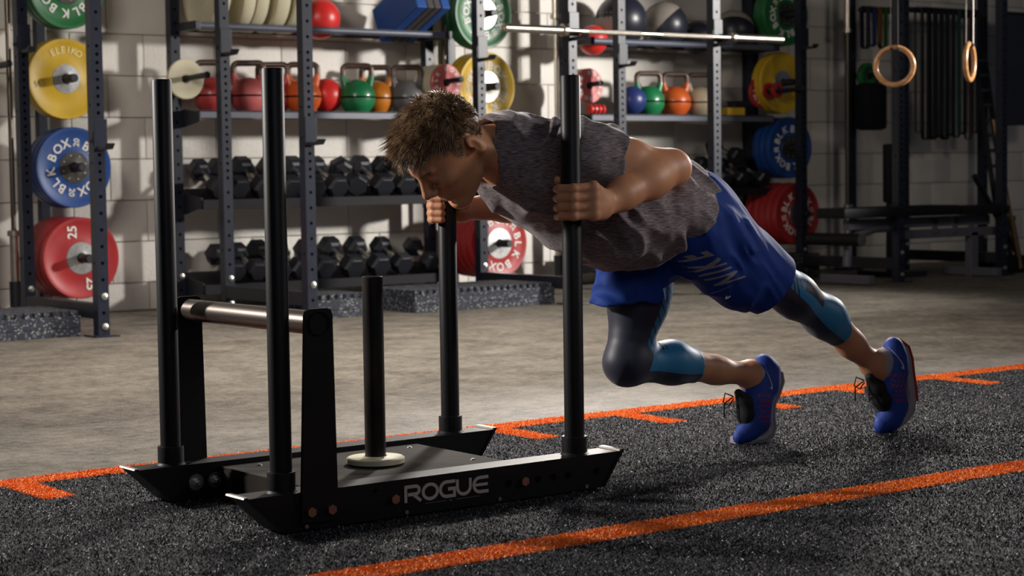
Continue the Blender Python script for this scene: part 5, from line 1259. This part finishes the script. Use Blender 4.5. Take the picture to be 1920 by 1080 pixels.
for A_, K_, he, lab in ((LA, LK, LHe, 'left grey sock'), (RA, RK, RHe, 'right grey sock')):
    s = Field(axis((A_[0]-.09, A_[0]+.11, .003)), axis((A_[1]-.06, A_[1]+.06, .003)), axis((A_[2]-.12, A_[2]+.09, .003)))
    d = (K_-A_)/np.linalg.norm(K_-A_); ft = he-A_; 
    s.cap(A_-d*.03, A_+d*.05, .038, .036, .01); s.cap(A_, he, .038, .034, .02)
    s.cut(lambda p: (p-(A_-d*.004))@(d*.75-ft/np.linalg.norm(ft)*.45))
    Vt, Q = s.mesh(); tag(np_mesh('sock', Vt, Q, sock_m, per, 1), lab); del s

# ---- hair: tapered tufts on the scalp, brows
def tufts(n, length, rad, name, seed, par=per):
    rg_ = np.random.default_rng(seed); D = rg_.normal(size=(n*4, 3)); D /= np.linalg.norm(D, axis=1)[:, None]      # directions in head frame (f, u, l)
    f_, u_, l_ = D.T
    pf, pu = .012+.1*f_, .046+.088*u_
    edge = .078+.012*np.sin(l_*9)
    ok = np.where(pf > .035, pu > np.minimum(edge, .04+(pf-.03)*1.0), np.where(pf > -.02, pu > .012+.0*l_, pu > -.045))
    ok &= ~((np.abs(l_) > .72) & (pf > -.03) & (pf < .02) & (pu < .045))
    D = D[ok][:n]; n = len(D); f_, u_, l_ = D.T
    base = E_+HS*((.012+.099*f_)[:, None]*fw+(.046+.087*u_)[:, None]*hu+(.077*l_)[:, None]*hl)
    N = f_[:, None]*fw+u_[:, None]*hu+l_[:, None]*hl
    top = np.clip((u_+.25)/1.0, 0, 1); L = length*(.28+.95*top)*rg_.uniform(.65, 1.2, n)
    cl_ = np.floor(np.c_[f_*7, u_*7, l_*7]); cn = np.stack([vnoise(cl_*.73+11*k, seed+k) for k in range(3)], 1)-.5
    flow = (fw*.55-hu*.15)[None]*(.6+.5*top)[:, None]-hu[None]*(.55*(1-top))[:, None]+cn*1.05+rg_.normal(size=(n, 3))*.10
    segs = 4; vs = []; t = np.linspace(0, 1, segs+1)
    side = np.cross(N, flow); side /= np.linalg.norm(side, axis=1)[:, None]+1e-9; s2 = np.cross(side, N)
    rings = []
    for k in t:
        c = base+N*(L*(k*.95-.22*k*k))[:, None]+flow*(L*.85*k*k)[:, None]; r = rad*(1-k)**.8+.00015
        rings.append(np.stack([c+side*r, c-side*r*.5+s2*r*.85, c-side*r*.5-s2*r*.85], 1))
    Vt = np.stack(rings, 1).reshape(-1, 3); m = 3*(segs+1); o = (np.arange(n)*m)[:, None]; Q = []
    for k in range(segs):
        for j in range(3): Q.append(o+np.array([[k*3+j, k*3+(j+1) % 3, k*3+3+(j+1) % 3, k*3+3+j]]))
    return np_mesh(name, Vt, np.concatenate(Q), hair_m, par)
hr = tufts(9500, .037, .0014, 'hair', 21); tag(hr, 'short tousled brown hair')
s = Field(axis((2.5, 2.9, .004)), axis((3.73, 3.99, .004)), axis((.7, 1.0, .004)))
s.ell(H(.010, .048), np.array((.1035, .0915, .0815))*HS, .01, AX)
s.cut(lambda p: np.maximum(np.maximum(-(((p-E_)@hu)/HS-np.where(((p-E_)@fw)/HS > .035, np.minimum(.08, .042+(((p-E_)@fw)/HS-.03)*1.0), np.where(((p-E_)@fw)/HS > -.02, .014, -.04))), -1), -1))
s.ell(H(-.004, .012, .088), (.026, .034, .03), .004, AX, 'sub'); s.ell(H(-.004, .012, -.088), (.026, .034, .03), .004, AX, 'sub')
Vt, Q = s.mesh(); np_mesh('scalp_hair', Vt, Q, hair_m, hr, 1); del s
b = MB()
for sgn in (-1, 1):
    for i in range(90):
        t = random.random(); c = H(.1215-.0125*t*t-.002, .0365+.010*t-.006*t*t+random.uniform(-.0035, .0035), sgn*(.012+.036*t)); dd = (hl*sgn*.8+hu*.35+fw*.15); b.tube([Vector(c), Vector(c+dd*.010)], [.0008, .0002], 3)
bbv = BVHTree.FromPolygons([tuple(v) for v in Vb], [tuple(r) for r in Qb.tolist()])
nv = []
for v in b.v:
    h = bbv.find_nearest(Vector(v)); q = Vector(v); nv.append(tuple(h[0]+h[1]*.0012*(1+random.random()) if h[0] else q))
b.v = nv; b.build('eyebrows', hair_m, per, smooth=0, fix=False)
b = MB()
for sgn in (-1, 1):
    for i in range(40):
        t = random.random(); c = H(.1165-.006*(2*t-1)**2, .0085-.003*(1-(2*t-1)**2), sgn*(.019+.026*t)); dd = fw*.7-hu*.7; b.tube([Vector(c), Vector(c+dd*.006)], [.0007, .0002], 3)
b.build('eyelashes', hair_m, per, smooth=0, fix=False)
